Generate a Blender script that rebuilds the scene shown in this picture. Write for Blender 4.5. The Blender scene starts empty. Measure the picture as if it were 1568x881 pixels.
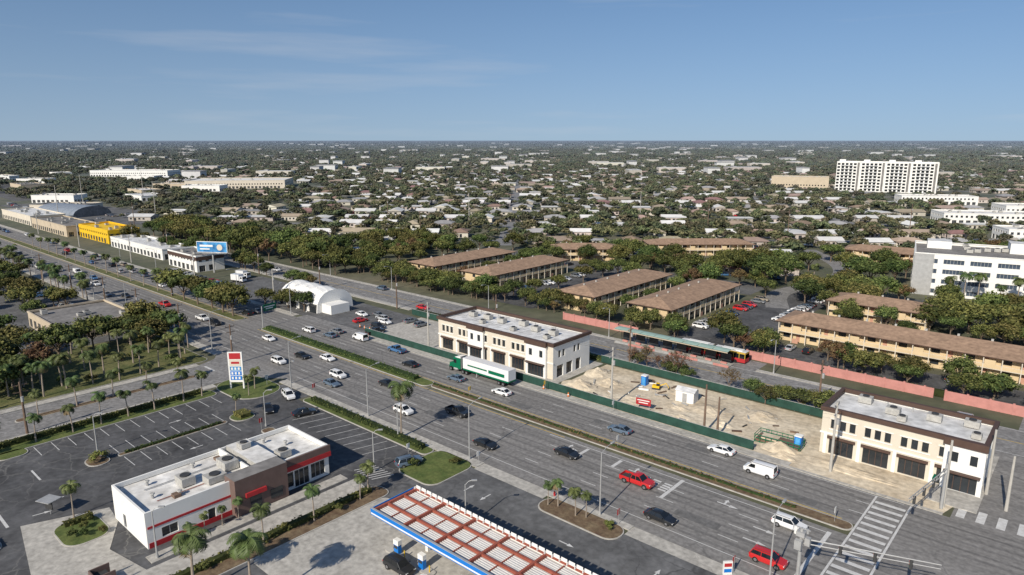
import bpy,bmesh,math,random
import numpy as np
from mathutils import Vector,Matrix
R=random.Random(11)
rng=np.random.default_rng(5)
scene=bpy.context.scene
COL=bpy.context.collection
# ------------------------------------------------------------------ materials
def mat(name,col,rough=.8,var=.12,scale=.6,col2=None,bump=0,bscale=None,spec=.3,metal=0,objr=0,haze=0,stretch=None,coat=0,fine=0):
    m=bpy.data.materials.new(name);m.use_nodes=True
    nt=m.node_tree;N=nt.nodes;K=nt.links;b=N['Principled BSDF']
    b.inputs['Roughness'].default_value=rough;b.inputs['Metallic'].default_value=metal
    b.inputs['Specular IOR Level'].default_value=spec
    if coat: b.inputs['Coat Weight'].default_value=coat
    g=N.new('ShaderNodeNewGeometry');pos=g.outputs['Position']
    if stretch:
        mp=N.new('ShaderNodeMapping');mp.inputs['Scale'].default_value=stretch;K.new(pos,mp.inputs[0]);pos=mp.outputs[0]
    n=N.new('ShaderNodeTexNoise');n.inputs['Scale'].default_value=scale;n.inputs['Detail'].default_value=6;n.inputs['Roughness'].default_value=.65;K.new(pos,n.inputs[0])
    r=N.new('ShaderNodeMapRange');r.inputs[1].default_value=.33;r.inputs[2].default_value=.67;K.new(n.outputs[0],r.inputs[0])
    c1=[c*(1-var) for c in col];c2=[min(1,c*(1+var)) for c in col] if col2 is None else list(col2)
    mx=N.new('ShaderNodeMix');mx.data_type='RGBA';mx.inputs[6].default_value=(*c1,1);mx.inputs[7].default_value=(*c2,1)
    K.new(r.outputs[0],mx.inputs[0]);out=mx.outputs[2]
    if fine:
        n3=N.new('ShaderNodeTexNoise');n3.inputs['Scale'].default_value=fine;n3.inputs['Detail'].default_value=4;K.new(g.outputs['Position'],n3.inputs[0])
        r3=N.new('ShaderNodeMapRange');r3.inputs[1].default_value=.3;r3.inputs[2].default_value=.7;r3.inputs[3].default_value=.78;r3.inputs[4].default_value=1.22;K.new(n3.outputs[0],r3.inputs[0])
        vm=N.new('ShaderNodeVectorMath');vm.operation='SCALE';K.new(out,vm.inputs[0]);K.new(r3.outputs[0],vm.inputs[3]);out=vm.outputs[0]
    if objr:
        oi=N.new('ShaderNodeObjectInfo');h=N.new('ShaderNodeHueSaturation')
        a=N.new('ShaderNodeMapRange');a.inputs[3].default_value=1-objr;a.inputs[4].default_value=1+objr;K.new(oi.outputs['Random'],a.inputs[0]);K.new(a.outputs[0],h.inputs['Value'])
        wn=N.new('ShaderNodeTexWhiteNoise');wn.noise_dimensions='1D';K.new(oi.outputs['Random'],wn.inputs['W'])
        a2=N.new('ShaderNodeMapRange');a2.inputs[3].default_value=.5-.08*min(1,objr*2.5);a2.inputs[4].default_value=.5+.03;K.new(wn.outputs[0],a2.inputs[0]);K.new(a2.outputs[0],h.inputs['Hue'])
        K.new(out,h.inputs['Color']);out=h.outputs[0]
    if haze:  # aerial haze painted into the base colour, growing with distance from the origin
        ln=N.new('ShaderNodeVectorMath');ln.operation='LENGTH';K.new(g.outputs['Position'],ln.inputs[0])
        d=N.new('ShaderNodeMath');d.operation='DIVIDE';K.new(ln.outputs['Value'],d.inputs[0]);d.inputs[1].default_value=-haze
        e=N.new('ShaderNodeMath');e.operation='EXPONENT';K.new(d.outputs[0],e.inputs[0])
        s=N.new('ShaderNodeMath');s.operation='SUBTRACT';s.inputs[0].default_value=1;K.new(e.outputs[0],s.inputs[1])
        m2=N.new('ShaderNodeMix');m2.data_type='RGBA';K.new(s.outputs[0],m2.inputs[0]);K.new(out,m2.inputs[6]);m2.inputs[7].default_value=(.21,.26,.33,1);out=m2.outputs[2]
    K.new(out,b.inputs['Base Color'])
    if bump:
        n2=N.new('ShaderNodeTexNoise');n2.inputs['Scale'].default_value=bscale or 4;n2.inputs['Detail'].default_value=4;K.new(g.outputs['Position'],n2.inputs[0])
        bp=N.new('ShaderNodeBump');bp.inputs['Strength'].default_value=bump;bp.inputs['Distance'].default_value=.1;K.new(n2.outputs[0],bp.inputs['Height']);K.new(bp.outputs[0],b.inputs['Normal'])
    return m
HZ=5600  # falloff distance of the haze painted into far materials
M={}
M['road']=mat('asphalt_road',(.20,.192,.182),.9,.18,.35,stretch=(.12,1.6,1),fine=1.5)
M['road2']=mat('asphalt_old',(.21,.204,.197),.9,.17,.3,fine=1.2)
M['lot']=mat('asphalt_lot',(.080,.080,.082),.9,.38,.12,fine=.9)
M['lot2']=mat('asphalt_gas',(.12,.12,.12),.9,.3,.14,fine=.9)
M['conc']=mat('concrete',(.40,.38,.34),.9,.15,.4,fine=1.3)
M['kerb']=mat('kerb_concrete',(.42,.40,.36),.9,.15,.8)
M['wpaint']=mat('white_road_paint',(.72,.72,.70),.8,.15,1.5,col2=(.46,.45,.43))
M['ypaint']=mat('yellow_road_paint',(.6,.4,.06),.8,.15,1.5)
M['grass']=mat('grass',(.075,.10,.03),.95,.2,.25,col2=(.16,.15,.06),bump=.5,fine=2)
M['grassg']=mat('lush_grass',(.08,.12,.03),.95,.2,.4,col2=(.13,.15,.045),bump=.5,fine=2)
M['mulch']=mat('mulch',(.13,.08,.05),.95,.2,.7,col2=(.20,.15,.09),bump=.5,fine=2)
M['sand']=mat('sand',(.50,.41,.29),.95,.1,.12,col2=(.64,.56,.43),bump=.7,bscale=1.2,fine=1)
M['white']=mat('white_wall',(.76,.75,.71),.8,.05,.3)
M['cream']=mat('cream_wall',(.62,.56,.46),.8,.06,.3)
M['beige']=mat('beige_wall',(.50,.42,.31),.8,.08,.3)
M['apt']=mat('apartment_wall',(.62,.48,.29),.85,.08,.3)
M['aptd']=mat('apartment_base',(.48,.27,.19),.85,.08,.3)
M['brown']=mat('dark_brown_trim',(.085,.052,.04),.6,.1,1)
M['brownw']=mat('brown_wall',(.15,.10,.085),.8,.1,1)
M['red']=mat('red_band',(.42,.03,.035),.5,.08,1)
M['pink']=mat('pink_wall',(.48,.22,.19),.85,.12,.6)
M['glass']=mat('window_glass',(.025,.03,.035),.08,.3,.2,spec=.6)
M['rolled']=mat('rolled_roof',(.60,.60,.59),.85,.12,.15,fine=.6)
M['roofw']=mat('white_roof',(.62,.60,.56),.85,.14,.2,col2=(.75,.74,.71),fine=.7)
M['roofg']=mat('grey_roof',(.20,.19,.18),.9,.2,.2,fine=.7)
M['roofb']=mat('brown_shingle',(.30,.20,.135),.9,.16,.3,fine=1)
M['metal']=mat('galv_metal',(.42,.42,.41),.5,.12,1,metal=.3)
M['hvac']=mat('hvac_metal',(.40,.39,.36),.6,.18,2)
M['dark']=mat('dark_metal',(.05,.05,.05),.6,.2,2)
M['pole']=mat('concrete_pole',(.42,.40,.36),.85,.1,1)
M['wood']=mat('wood_pole',(.16,.11,.08),.9,.2,1)
M['blue']=mat('blue_fascia',(.01,.17,.55),.4,.05,1)
M['rust']=mat('red_primer_beam',(.30,.085,.055),.7,.18,1)
M['deck']=mat('corrugated_deck',(.55,.54,.52),.6,.15,.4,stretch=(1,9,1))
M['fence']=mat('green_fence_mesh',(.02,.06,.045),.8,.25,.5)
M['yellow']=mat('yellow_wall',(.75,.47,.02),.6,.06,.3)
M['tent']=mat('tent_fabric',(.78,.77,.73),.7,.04,.3)
M['tyre']=mat('tyre_rubber',(.015,.015,.015),.9,.1,2)
M['rim']=mat('wheel_rim',(.35,.35,.36),.35,.1,2,metal=.7)
M['carglass']=mat('car_glass',(.012,.014,.016),.06,.1,1,spec=.7)
M['tail']=mat('tail_light',(.4,.01,.01),.3,.1,2)
M['head']=mat('head_light',(.75,.75,.72),.2,.1,2)
M['green']=mat('sign_green',(.0,.13,.06),.5,.05,1)
M['bblue']=mat('billboard_blue',(.02,.14,.42),.5,.5,.25,col2=(.10,.40,.75))
M['orange']=mat('orange_paint',(.75,.2,.03),.5,.1,1)
M['trunk']=mat('bark',(.17,.13,.095),.95,.2,2)
M['ptrunk']=mat('palm_trunk',(.30,.25,.20),.95,.15,3)
M['twig']=mat('bare_twigs',(.17,.13,.10),.95,.2,2)
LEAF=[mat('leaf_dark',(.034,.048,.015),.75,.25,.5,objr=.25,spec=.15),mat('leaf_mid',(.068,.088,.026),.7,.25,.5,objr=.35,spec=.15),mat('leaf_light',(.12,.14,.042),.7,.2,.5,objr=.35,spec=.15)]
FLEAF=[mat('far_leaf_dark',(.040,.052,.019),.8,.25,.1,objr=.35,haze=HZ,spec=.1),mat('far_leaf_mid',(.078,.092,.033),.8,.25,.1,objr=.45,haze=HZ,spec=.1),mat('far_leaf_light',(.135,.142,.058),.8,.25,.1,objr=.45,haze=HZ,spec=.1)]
BR=[mat('leaf_brown_dark',(.07,.045,.02),.8,.25,.5,objr=.2),mat('leaf_brown',(.12,.075,.03),.8,.25,.5,objr=.2),mat('leaf_brown_light',(.16,.12,.05),.8,.2,.5,objr=.2)]
PALM=[mat('palm_leaf_dark',(.035,.055,.016),.6,.2,1,objr=.2),mat('palm_leaf',(.085,.115,.035),.55,.2,1,objr=.2),mat('palm_dry',(.20,.15,.08),.8,.2,1)]
def cracks(m,scale,col,width,amt):
    nt=m.node_tree;N=nt.nodes;K=nt.links;b=N['Principled BSDF'];old=b.inputs['Base Color'].links[0].from_socket
    g=N.new('ShaderNodeNewGeometry');nz=N.new('ShaderNodeTexNoise');nz.inputs['Scale'].default_value=.8;K.new(g.outputs['Position'],nz.inputs[0])
    ad=N.new('ShaderNodeVectorMath');ad.operation='MULTIPLY_ADD';K.new(nz.outputs['Color'],ad.inputs[0]);ad.inputs[1].default_value=(1.6,1.6,0);K.new(g.outputs['Position'],ad.inputs[2])
    v=N.new('ShaderNodeTexVoronoi');v.feature='DISTANCE_TO_EDGE';v.inputs['Scale'].default_value=scale;K.new(ad.outputs[0],v.inputs['Vector'])
    r=N.new('ShaderNodeMapRange');r.inputs[1].default_value=0;r.inputs[2].default_value=width;r.inputs[3].default_value=amt;r.inputs[4].default_value=0;K.new(v.outputs[0],r.inputs[0])
    n2=N.new('ShaderNodeTexNoise');n2.inputs['Scale'].default_value=.05;K.new(g.outputs['Position'],n2.inputs[0])
    r2=N.new('ShaderNodeMapRange');r2.inputs[1].default_value=.42;r2.inputs[2].default_value=.6;K.new(n2.outputs[0],r2.inputs[0])
    mu=N.new('ShaderNodeMath');mu.operation='MULTIPLY';K.new(r.outputs[0],mu.inputs[0]);K.new(r2.outputs[0],mu.inputs[1])
    mx=N.new('ShaderNodeMix');mx.data_type='RGBA';K.new(mu.outputs[0],mx.inputs[0]);K.new(old,mx.inputs[6]);mx.inputs[7].default_value=(*col,1);K.new(mx.outputs[2],b.inputs['Base Color'])
cracks(M['lot'],.22,(.17,.165,.155),.035,.8);cracks(M['lot2'],.18,(.055,.055,.055),.03,.8);cracks(M['road'],.10,(.09,.088,.085),.02,.7);cracks(M['road2'],.12,(.09,.088,.085),.02,.7);cracks(M['conc'],.3,(.22,.21,.19),.02,.7)
# ------------------------------------------------------------------ mesh builder
class MB:
    def __init__(s): s.v=[];s.f=[];s.m=[];s.mats=[]
    def mi(s,m):
        if isinstance(m,str): m=M[m]
        if m not in s.mats: s.mats.append(m)
        return s.mats.index(m)
    def face(s,pts,m):
        k=len(s.v);s.v+= [tuple(p) for p in pts];s.f.append(tuple(range(k,k+len(pts))));s.m.append(s.mi(m))
    def mesh(s,vs,fs,m):
        k=len(s.v);s.v+=[tuple(p) for p in vs];i=s.mi(m)
        for f in fs: s.f.append(tuple(k+j for j in f));s.m.append(i)
    def box(s,x0,x1,y0,y1,z0,z1,m,top=None,bottom=True):
        vs=[(x0,y0,z0),(x1,y0,z0),(x1,y1,z0),(x0,y1,z0),(x0,y0,z1),(x1,y0,z1),(x1,y1,z1),(x0,y1,z1)]
        fs=[(0,1,5,4),(1,2,6,5),(2,3,7,6),(3,0,4,7)]
        if bottom: fs.append((3,2,1,0))
        s.mesh(vs,fs,m); s.mesh(vs,[(4,5,6,7)],top or m)
    def obox(s,c,sz,rz,m,ry=0):
        Mx=Matrix.Translation(c)@Matrix.Rotation(rz,4,'Z')@Matrix.Rotation(ry,4,'Y')
        a,b,d=[q/2 for q in sz]
        vs=[Mx@Vector(p) for p in [(-a,-b,-d),(a,-b,-d),(a,b,-d),(-a,b,-d),(-a,-b,d),(a,-b,d),(a,b,d),(-a,b,d)]]
        s.mesh(vs,[(0,1,5,4),(1,2,6,5),(2,3,7,6),(3,0,4,7),(3,2,1,0),(4,5,6,7)],m)
    def cyl(s,p0,p1,r0,r1,n,m,caps=True):
        p0=Vector(p0);p1=Vector(p1);d=(p1-p0).normalized()
        a=d.orthogonal().normalized();b=d.cross(a)
        vs=[p0+(a*math.cos(2*math.pi*i/n)+b*math.sin(2*math.pi*i/n))*r0 for i in range(n)]+[p1+(a*math.cos(2*math.pi*i/n)+b*math.sin(2*math.pi*i/n))*r1 for i in range(n)]
        fs=[(i,(i+1)%n,n+(i+1)%n,n+i) for i in range(n)]
        if caps: fs+= [tuple(range(n-1,-1,-1)),tuple(range(n,2*n))]
        s.mesh(vs,fs,m)
    def prism(s,poly,z0,z1,m,top=None):
        n=len(poly);vs=[(p[0],p[1],z0) for p in poly]+[(p[0],p[1],z1) for p in poly]
        s.mesh(vs,[(i,(i+1)%n,n+(i+1)%n,n+i) for i in range(n)],m);s.mesh(vs,[tuple(range(n,2*n))],top or m)
    def sheet(s,poly,z,m): s.face([(p[0],p[1],z) for p in poly],m)
    def rect(s,x0,x1,y0,y1,z,m): s.face([(x0,y0,z),(x1,y0,z),(x1,y1,z),(x0,y1,z)],m)
    def wall(s,p0,p1,z0,z1,ops,wm,gm='glass',dep=.18,mull=None):
        dx=p1[0]-p0[0];dy=p1[1]-p0[1];L=math.hypot(dx,dy);dx/=L;dy/=L;nx,ny=dy,-dx
        P=lambda a,z,o=0:(p0[0]+dx*a-nx*o,p0[1]+dy*a-ny*o,z)
        ops=[o for o in ops if o[0]>=0.02 and o[1]<=L-.02]
        xs=sorted({0,L,*[round(o[0],3) for o in ops],*[round(o[1],3) for o in ops]});zs=sorted({z0,z1,*[round(z0+o[2],3) for o in ops],*[round(z0+o[3],3) for o in ops]})
        for i in range(len(xs)-1):
            for j in range(len(zs)-1):
                cx=(xs[i]+xs[i+1])/2;cz=(zs[j]+zs[j+1])/2-z0
                if any(o[0]<cx<o[1] and o[2]<cz<o[3] for o in ops): continue
                s.face([P(xs[i],zs[j]),P(xs[i+1],zs[j]),P(xs[i+1],zs[j+1]),P(xs[i],zs[j+1])],wm)
        for o in ops:
            a,b,c,d=o[0],o[1],z0+o[2],z0+o[3];g=o[4] if len(o)>4 else gm
            s.face([P(a,c,dep),P(b,c,dep),P(b,d,dep),P(a,d,dep)],g)
            s.face([P(a,c),P(b,c),P(b,c,dep),P(a,c,dep)],wm);s.face([P(a,d,dep),P(b,d,dep),P(b,d),P(a,d)],wm)
            s.face([P(a,c),P(a,c,dep),P(a,d,dep),P(a,d)],wm);s.face([P(b,c,dep),P(b,c),P(b,d),P(b,d,dep)],wm)
            if mull and (b-a)>1.5:
                k=max(1,int((b-a)/1.2))
                for q in range(1,k+1):
                    t=a+(b-a)*q/(k+1)
                    s.face([P(t-.05,c,dep-.04),P(t+.05,c,dep-.04),P(t+.05,d,dep-.04),P(t-.05,d,dep-.04)],mull)
    def data(s,name,smooth=None):
        me=bpy.data.meshes.new(name);me.from_pydata(s.v,[],s.f)
        for m in s.mats: me.materials.append(m)
        me.polygons.foreach_set('material_index',s.m)
        if smooth:
            bm=bmesh.new();bm.from_mesh(me);bmesh.ops.remove_doubles(bm,verts=bm.verts,dist=.001);bm.to_mesh(me);bm.free()
            for p in me.polygons:p.use_smooth=True
            me.set_sharp_from_angle(angle=math.radians(smooth))
        me.update();return me
    def build(s,name,loc=(0,0,0),rz=0,smooth=None):
        return inst(name,s.data(name,smooth),loc,rz)
def inst(name,me,loc=(0,0,0),rz=0,sc=1):
    o=bpy.data.objects.new(name,me);o.location=loc;o.rotation_euler=(0,0,rz)
    o.scale=(sc,sc,sc) if not isinstance(sc,tuple) else sc
    COL.objects.link(o);return o
def rrect(x0,x1,y0,y1,r,n=5):
    r=min(r,(x1-x0)/2-.01,(y1-y0)/2-.01);out=[]
    for cx,cy,a0 in((x1-r,y0+r,-90),(x1-r,y1-r,0),(x0+r,y1-r,90),(x0+r,y0+r,180)):
        for i in range(n+1):
            a=math.radians(a0+90*i/n);out.append((cx+r*math.cos(a),cy+r*math.sin(a)))
    return out
# ------------------------------------------------------------------ vegetation
def icosa():
    t=(1+5**.5)/2
    v=[(-1,t,0),(1,t,0),(-1,-t,0),(1,-t,0),(0,-1,t),(0,1,t),(0,-1,-t),(0,1,-t),(t,0,-1),(t,0,1),(-t,0,-1),(-t,0,1)]
    v=[Vector(p).normalized() for p in v]
    f=[(0,11,5),(0,5,1),(0,1,7),(0,7,10),(0,10,11),(1,5,9),(5,11,4),(11,10,2),(10,7,6),(7,1,8),(3,9,4),(3,4,2),(3,2,6),(3,6,8),(3,8,9),(4,9,5),(2,4,11),(6,2,10),(8,6,7),(9,8,1)]
    return v,f
IV,IF=icosa()
def leaves(mb,cen,rad,n,size,mats,r,flat=.8,zlo=-1e9):
    for _ in range(n):
        d=Vector((r.gauss(0,1),r.gauss(0,1),r.gauss(0,1)+.25)).normalized()
        rr=rad*(r.uniform(.62,1.12))
        p=Vector(cen)+Vector((d.x*rr,d.y*rr,d.z*rr*flat))
        if p.z<zlo: continue
        nrm=(d+Vector((r.gauss(0,.5),r.gauss(0,.5),r.gauss(0,.5)+.2))).normalized()
        a=nrm.orthogonal().normalized();b=nrm.cross(a);th=r.uniform(0,6.28)
        a,b=a*math.cos(th)+b*math.sin(th),b*math.cos(th)-a*math.sin(th)
        s=size*r.uniform(.55,1.25);q=s*r.uniform(.5,.9)
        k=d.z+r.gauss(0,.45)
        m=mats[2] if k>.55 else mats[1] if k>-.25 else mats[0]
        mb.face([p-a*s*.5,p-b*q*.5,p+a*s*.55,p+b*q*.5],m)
def tree(seed,h=9,rad=4.5,ncl=11,nl=120,leaf=.6,mats=LEAF,trunk=True,core=True):
    r=random.Random(seed);mb=MB()
    base=h*.33
    if trunk:
        tr=.03*h
        mb.cyl((0,0,-.1),(r.uniform(-.2,.2),r.uniform(-.2,.2),base),tr,tr*.7,7,'trunk')
    for i in range(ncl):
        a=i*2.4+r.uniform(-.4,.4);q=math.sqrt((i+.3)/ncl)*rad*.78*r.uniform(.8,1.15)
        cr=rad*r.uniform(.28,.46)
        z=base+(h-base)*(.25+.62*(1-(q/rad)**2)*r.uniform(.6,1.05))
        c=(math.cos(a)*q,math.sin(a)*q,z-cr*.3)
        if trunk: mb.cyl((0,0,base*r.uniform(.7,1)),c,.014*h,.004*h,5,'trunk',False)
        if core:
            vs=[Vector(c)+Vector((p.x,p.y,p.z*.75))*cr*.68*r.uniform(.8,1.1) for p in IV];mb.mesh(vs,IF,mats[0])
        leaves(mb,c,cr,nl,leaf,mats,r)
    return mb.data('tree_crown')
def bare(seed,h=8):
    r=random.Random(seed);mb=MB()
    def br(p,d,l,rad,k):
        e=p+d*l;mb.cyl(p,e,rad,rad*.65,5,'twig',False)
        if k==0:return
        for _ in range(3 if k>1 else 4):
            nd=(d+Vector((r.gauss(0,.45),r.gauss(0,.45),r.gauss(.05,.3)))).normalized();br(e,nd,l*r.uniform(.6,.85),rad*.6,k-1)
    br(Vector((0,0,0)),Vector((0,0,1)),h*.26,.22,5)
    tips=[Vector(v) for v in mb.v if v[2]>h*.35]
    for t in r.sample(tips,min(900,len(tips))): leaves(mb,t,.35,1,.3,BR,r)
    return mb.data('bare_tree')
def palm(seed,h=7,fl=2.6,nf=20):
    r=random.Random(seed);mb=MB();lean=Vector((r.uniform(-.4,.4),r.uniform(-.4,.4),0))
    pts=[Vector((0,0,-.1))+lean*(t*t)+Vector((0,0,h*t)) for t in(0,.25,.5,.75,1)]
    for i in range(4): mb.cyl(pts[i],pts[i+1],.2-.03*i,.17-.03*i,7,'ptrunk',i==3)
    top=pts[-1]
    for i in range(nf):
        a=i*2.399+r.uniform(-.2,.2);el=r.uniform(-.35,1.15);L=fl*r.uniform(.85,1.1)
        hd=Vector((math.cos(a),math.sin(a),0));prev=top.copy();n=9
        mt=PALM[2] if el<-.22 else PALM[0] if el<.25 else PALM[1]
        side=Vector((-hd.y,hd.x,0));cur=el
        pp=[prev]
        for j in range(n):
            prev=prev+(hd*math.cos(cur)+Vector((0,0,math.sin(cur))))*L/n;pp.append(prev);cur-=.19+.05*j*.5
        for j in range(1,n+1):
            w=fl*.30*math.sin(math.pi*min(1,(j+.6)/(n+1.2)))+.08
            d=(pp[j]-pp[j-1]).normalized()
            for sg in(-1,1):
                for q in(0,.5):
                    o=pp[j-1].lerp(pp[j],q);tip=o+side*sg*w+d*w*.55+Vector((0,0,-w*r.uniform(.25,.7)))
                    mb.face([o,o+d*.17,tip],mt)
    return mb.data('palm')
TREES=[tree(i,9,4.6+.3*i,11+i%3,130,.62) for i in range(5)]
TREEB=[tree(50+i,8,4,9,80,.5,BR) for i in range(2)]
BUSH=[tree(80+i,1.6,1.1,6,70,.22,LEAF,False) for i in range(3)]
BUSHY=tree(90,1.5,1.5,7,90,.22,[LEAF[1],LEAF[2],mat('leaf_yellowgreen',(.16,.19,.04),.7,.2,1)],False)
PALMS=[palm(i,6.2+.5*i,2.3+.1*i,18+i) for i in range(4)]
PALMT=[palm(20+i,8.5,3.0,24) for i in range(2)]
FT=[tree(200+i,8,4.4,8,30,1.3,FLEAF,False) for i in range(6)]
FC=[]
for i in range(4):
    r=random.Random(300+i);mb=MB()
    for k in range(26):
        a=r.uniform(0,6.28);q=math.sqrt(r.random())*32;cr=r.uniform(4,7.5);c=(math.cos(a)*q*1.2,math.sin(a)*q,r.uniform(2.5,6))
        vs=[Vector(c)+Vector((p.x,p.y,p.z*.75))*cr*.8*r.uniform(.75,1.15) for p in IV];mb.mesh(vs,IF,FLEAF[r.choice([0,0,1])])
        leaves(mb,c,cr,16,3.4,FLEAF,r)
    FC.append(mb.data('clump'))
BARE=[bare(1),bare(2)]
def hedge(name,x0,x1,y0,y1,h,mats=LEAF,dens=7,z=.15):
    mb=MB();r=random.Random(int(x0*7+y0))
    mb.box(x0+.15,x1-.15,y0+.15,y1-.15,z,z+h-.15,mats[0])
    n=int(dens*((x1-x0)*(y1-y0)+h*((x1-x0)+(y1-y0))))
    for _ in range(n):
        if r.random()<.5: p=Vector((r.uniform(x0,x1),r.uniform(y0,y1),z+h-r.uniform(0,.2)));nn=Vector((r.gauss(0,.5),r.gauss(0,.5),1))
        elif (x1-x0)>(y1-y0): s=r.choice((0,1));p=Vector((r.uniform(x0,x1),(y0,y1)[s],z+r.uniform(.05,h)));nn=Vector((r.gauss(0,.5),s*2-1,r.gauss(.2,.5)))
        else: s=r.choice((0,1));p=Vector(((x0,x1)[s],r.uniform(y0,y1),z+r.uniform(.05,h)));nn=Vector((s*2-1,r.gauss(0,.5),r.gauss(.2,.5)))
        nn.normalize();a=nn.orthogonal().normalized();b=nn.cross(a);s=.38*r.uniform(.6,1.3)
        mb.face([p-a*s*.5,p-b*s*.4,p+a*s*.5,p+b*s*.4],mats[r.choice([0,1,1,2])])
    return mb.build(name)
def T(x,y,s=1,k=None,name='broadleaf_tree',brown=False):
    pool=TREEB if brown else TREES
    me=pool[R.randrange(len(pool))] if k is None else pool[k%len(pool)]
    inst(name,me,(x,y,0),R.uniform(0,6.28),(s*R.uniform(.9,1.1),s*R.uniform(.9,1.1),s*R.uniform(.85,1.1)))
def P(x,y,s=1,tall=False,z=.1):
    pool=PALMT if tall else PALMS
    inst('palm_tree',R.choice(pool),(x,y,z),R.uniform(0,6.28),s*R.uniform(.92,1.08))
def B(x,y,s=1,z=.1): inst('shrub',R.choice(BUSH),(x,y,z-.15),R.uniform(0,6.28),s*R.uniform(.85,1.15))
# ------------------------------------------------------------------ ground
mb=MB();cx,cy=-100,100;rad=[0]+[25*1.5**i for i in range(20)];nseg=64
vs=[(cx,cy,0)];
for r_ in rad[1:]:
    for i in range(nseg): vs.append((cx+r_*math.cos(2*math.pi*i/nseg),cy+r_*math.sin(2*math.pi*i/nseg),0))
fs=[(0,1+i,1+(i+1)%nseg) for i in range(nseg)]
for k in range(len(rad)-2):
    for i in range(nseg):
        a=1+k*nseg;b=a+nseg;fs.append((a+i,b+i,b+(i+1)%nseg,a+(i+1)%nseg))
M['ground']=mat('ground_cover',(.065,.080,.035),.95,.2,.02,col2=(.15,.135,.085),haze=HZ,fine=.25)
mb.mesh(vs,fs,'ground');mb.build('ground')
# ------------------------------------------------------------------ roads
mb=MB();mb.rect(-1400,60,79,97.2,.04,'road');mb.rect(-1400,60,100.8,112.2,.04,'road')
mb.rect(-200,-186,97.2,100.8,.04,'road');mb.rect(-22,60,97.2,100.8,.04,'road')
mb.build('main_road')
mb=MB();mb.rect(-600,60,143.5,157.5,.04,'road2');mb.rect(-98,-60,157.5,165,.04,'road2');mb.build('back_road')
mb=MB();mb.rect(-13,14,-60,79,.04,'road');mb.rect(-12,14,112.2,143.5,.04,'road');mb.rect(-8,12,157.5,260,.04,'road2');mb.build('cross_street')
mb=MB();mb.sheet([(-165,0),(-150,0),(-150,68),(-146,76),(-141,79),(-174,79),(-168,75),(-165,68)],.04,'road2');mb.rect(-190,-150,112.2,116,.04,'road2');mb.build('side_street')
mb=MB()
def kstrip(x0,x1,y0,y1,z=.15,m='conc'): mb.box(x0,x1,y0,y1,0,z,m,bottom=False)
kstrip(-1400,-171,76.5,79);kstrip(-140,-76,76.9,79);kstrip(-61,-46,77.6,79,.149);kstrip(-31,-14,76.5,79)
kstrip(-1400,-192,112.2,114.4);kstrip(-160,-36,112.2,114.4);kstrip(-36,-13,112.2,112.9)
kstrip(-600,-170,141.5,143.5);kstrip(-165,-14,141.5,143.5);kstrip(-600,-98,157.5,159);kstrip(-60,-20,157.5,159)
mb.box(-16,-9.2,116,141,0,.14,'conc',bottom=False)
kstrip(-149.9,-147.6,0,66);kstrip(-167.4,-165.1,0,70)
mb.build('sidewalk')
# markings
mb=MB();z=.052
for y in (85.2,88.8,92.4):
    x=-900
    while x<-24: mb.rect(x,x+3,y-.07,y+.07,z,'wpaint');x+=12
for y in (104.7,108.4):
    x=-900
    while x<-20: mb.rect(x,x+3,y-.07,y+.07,z,'wpaint');x+=12
for a,b in((-900,-172),(-140,-24)): mb.rect(a,b,81.5,81.63,z,'wpaint')
mb.rect(-900,-192,111.7,111.82,z,'wpaint');mb.rect(-160,-18,111.7,111.82,z,'wpaint')
mb.rect(-900,-200,96.6,96.75,z,'ypaint');mb.rect(-186,-72,96.6,96.75,z,'ypaint')
mb.rect(-900,-200,101.2,101.35,z,'ypaint');mb.rect(-186,-24,101.2,101.35,z,'ypaint')
mb.rect(-75,-24,95.9,96.05,z,'wpaint')
for x in(-66,-59): mb.rect(x,x+.6,92.6,95.6,z,'wpaint')
for x in (-47.5,-24.5): mb.rect(x,x+.6,81.8 if x>-30 else 88.9,96.3,z+.002,'wpaint')
def arrow(x,y,turn=1):
    mb.rect(x,x+2.2,y-.12,y+.12,z,'wpaint');mb.face([(x+2.0,y-.4,z+.003),(x+3.4,y,z+.003),(x+2.0,y+.4,z+.003)],'wpaint')
    if turn: mb.rect(x+1,x+1.3,y+.12,y+1,z,'wpaint');mb.face([(x+.7,y+.9,z+.003),(x+1.6,y+.9,z+.003),(x+1.15,y+1.6,z+.003)],'wpaint')
for x in(-40,-56,-70): arrow(x,93.6)
arrow(-33,86.8,0);arrow(-33,90.5,0)
for x0 in(-53,):
    for i in range(3):
        for j in range(4): mb.rect(x0+i*2,x0+i*2+1.4,90.9+j*.75,90.9+j*.75+.45,z+.004,'wpaint')
for i in range(16):
    y=80.2+i*1.95;mb.rect(-21.6,-17.4,y,y+.75,z,'wpaint')
mb.rect(-22,-21.7,79.5,111.9,z+.003,'wpaint');mb.rect(-17.2,-16.9,79.5,111.9,z+.003,'wpaint')
for i in range(9): mb.rect(-11.5+i*2.5,-10.4+i*2.5,113.2,117,z,'wpaint')
for y in(147,150.4,153.9):
    x=-500
    while x<0: mb.rect(x,x+3,y-.08,y+.08,z,'wpaint' if y!=150.4 else 'ypaint');x+=(11 if y!=150.4 else 3.01)
mb.rect(-500,0,144,144.14,z,'wpaint');mb.rect(-500,0,157,157.14,z,'wpaint')
mb.rect(-164,-159,70.4,71,z,'wpaint')
mb.build('road_markings')
M['patch']=mat('asphalt_patch',(.135,.132,.128),.9,.15,.5,fine=1.5)
M['oil']=mat('oil_track',(.155,.149,.143),.85,.2,.3,stretch=(.1,2,1),fine=1.5)
mb=MB()
for y in(83.3,87.0,90.6,94.2,103,106.6,110.2): 
    for o in(-.8,.8): mb.rect(-900,40,y+o-.26,y+o+.26,.046,'oil')
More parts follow.
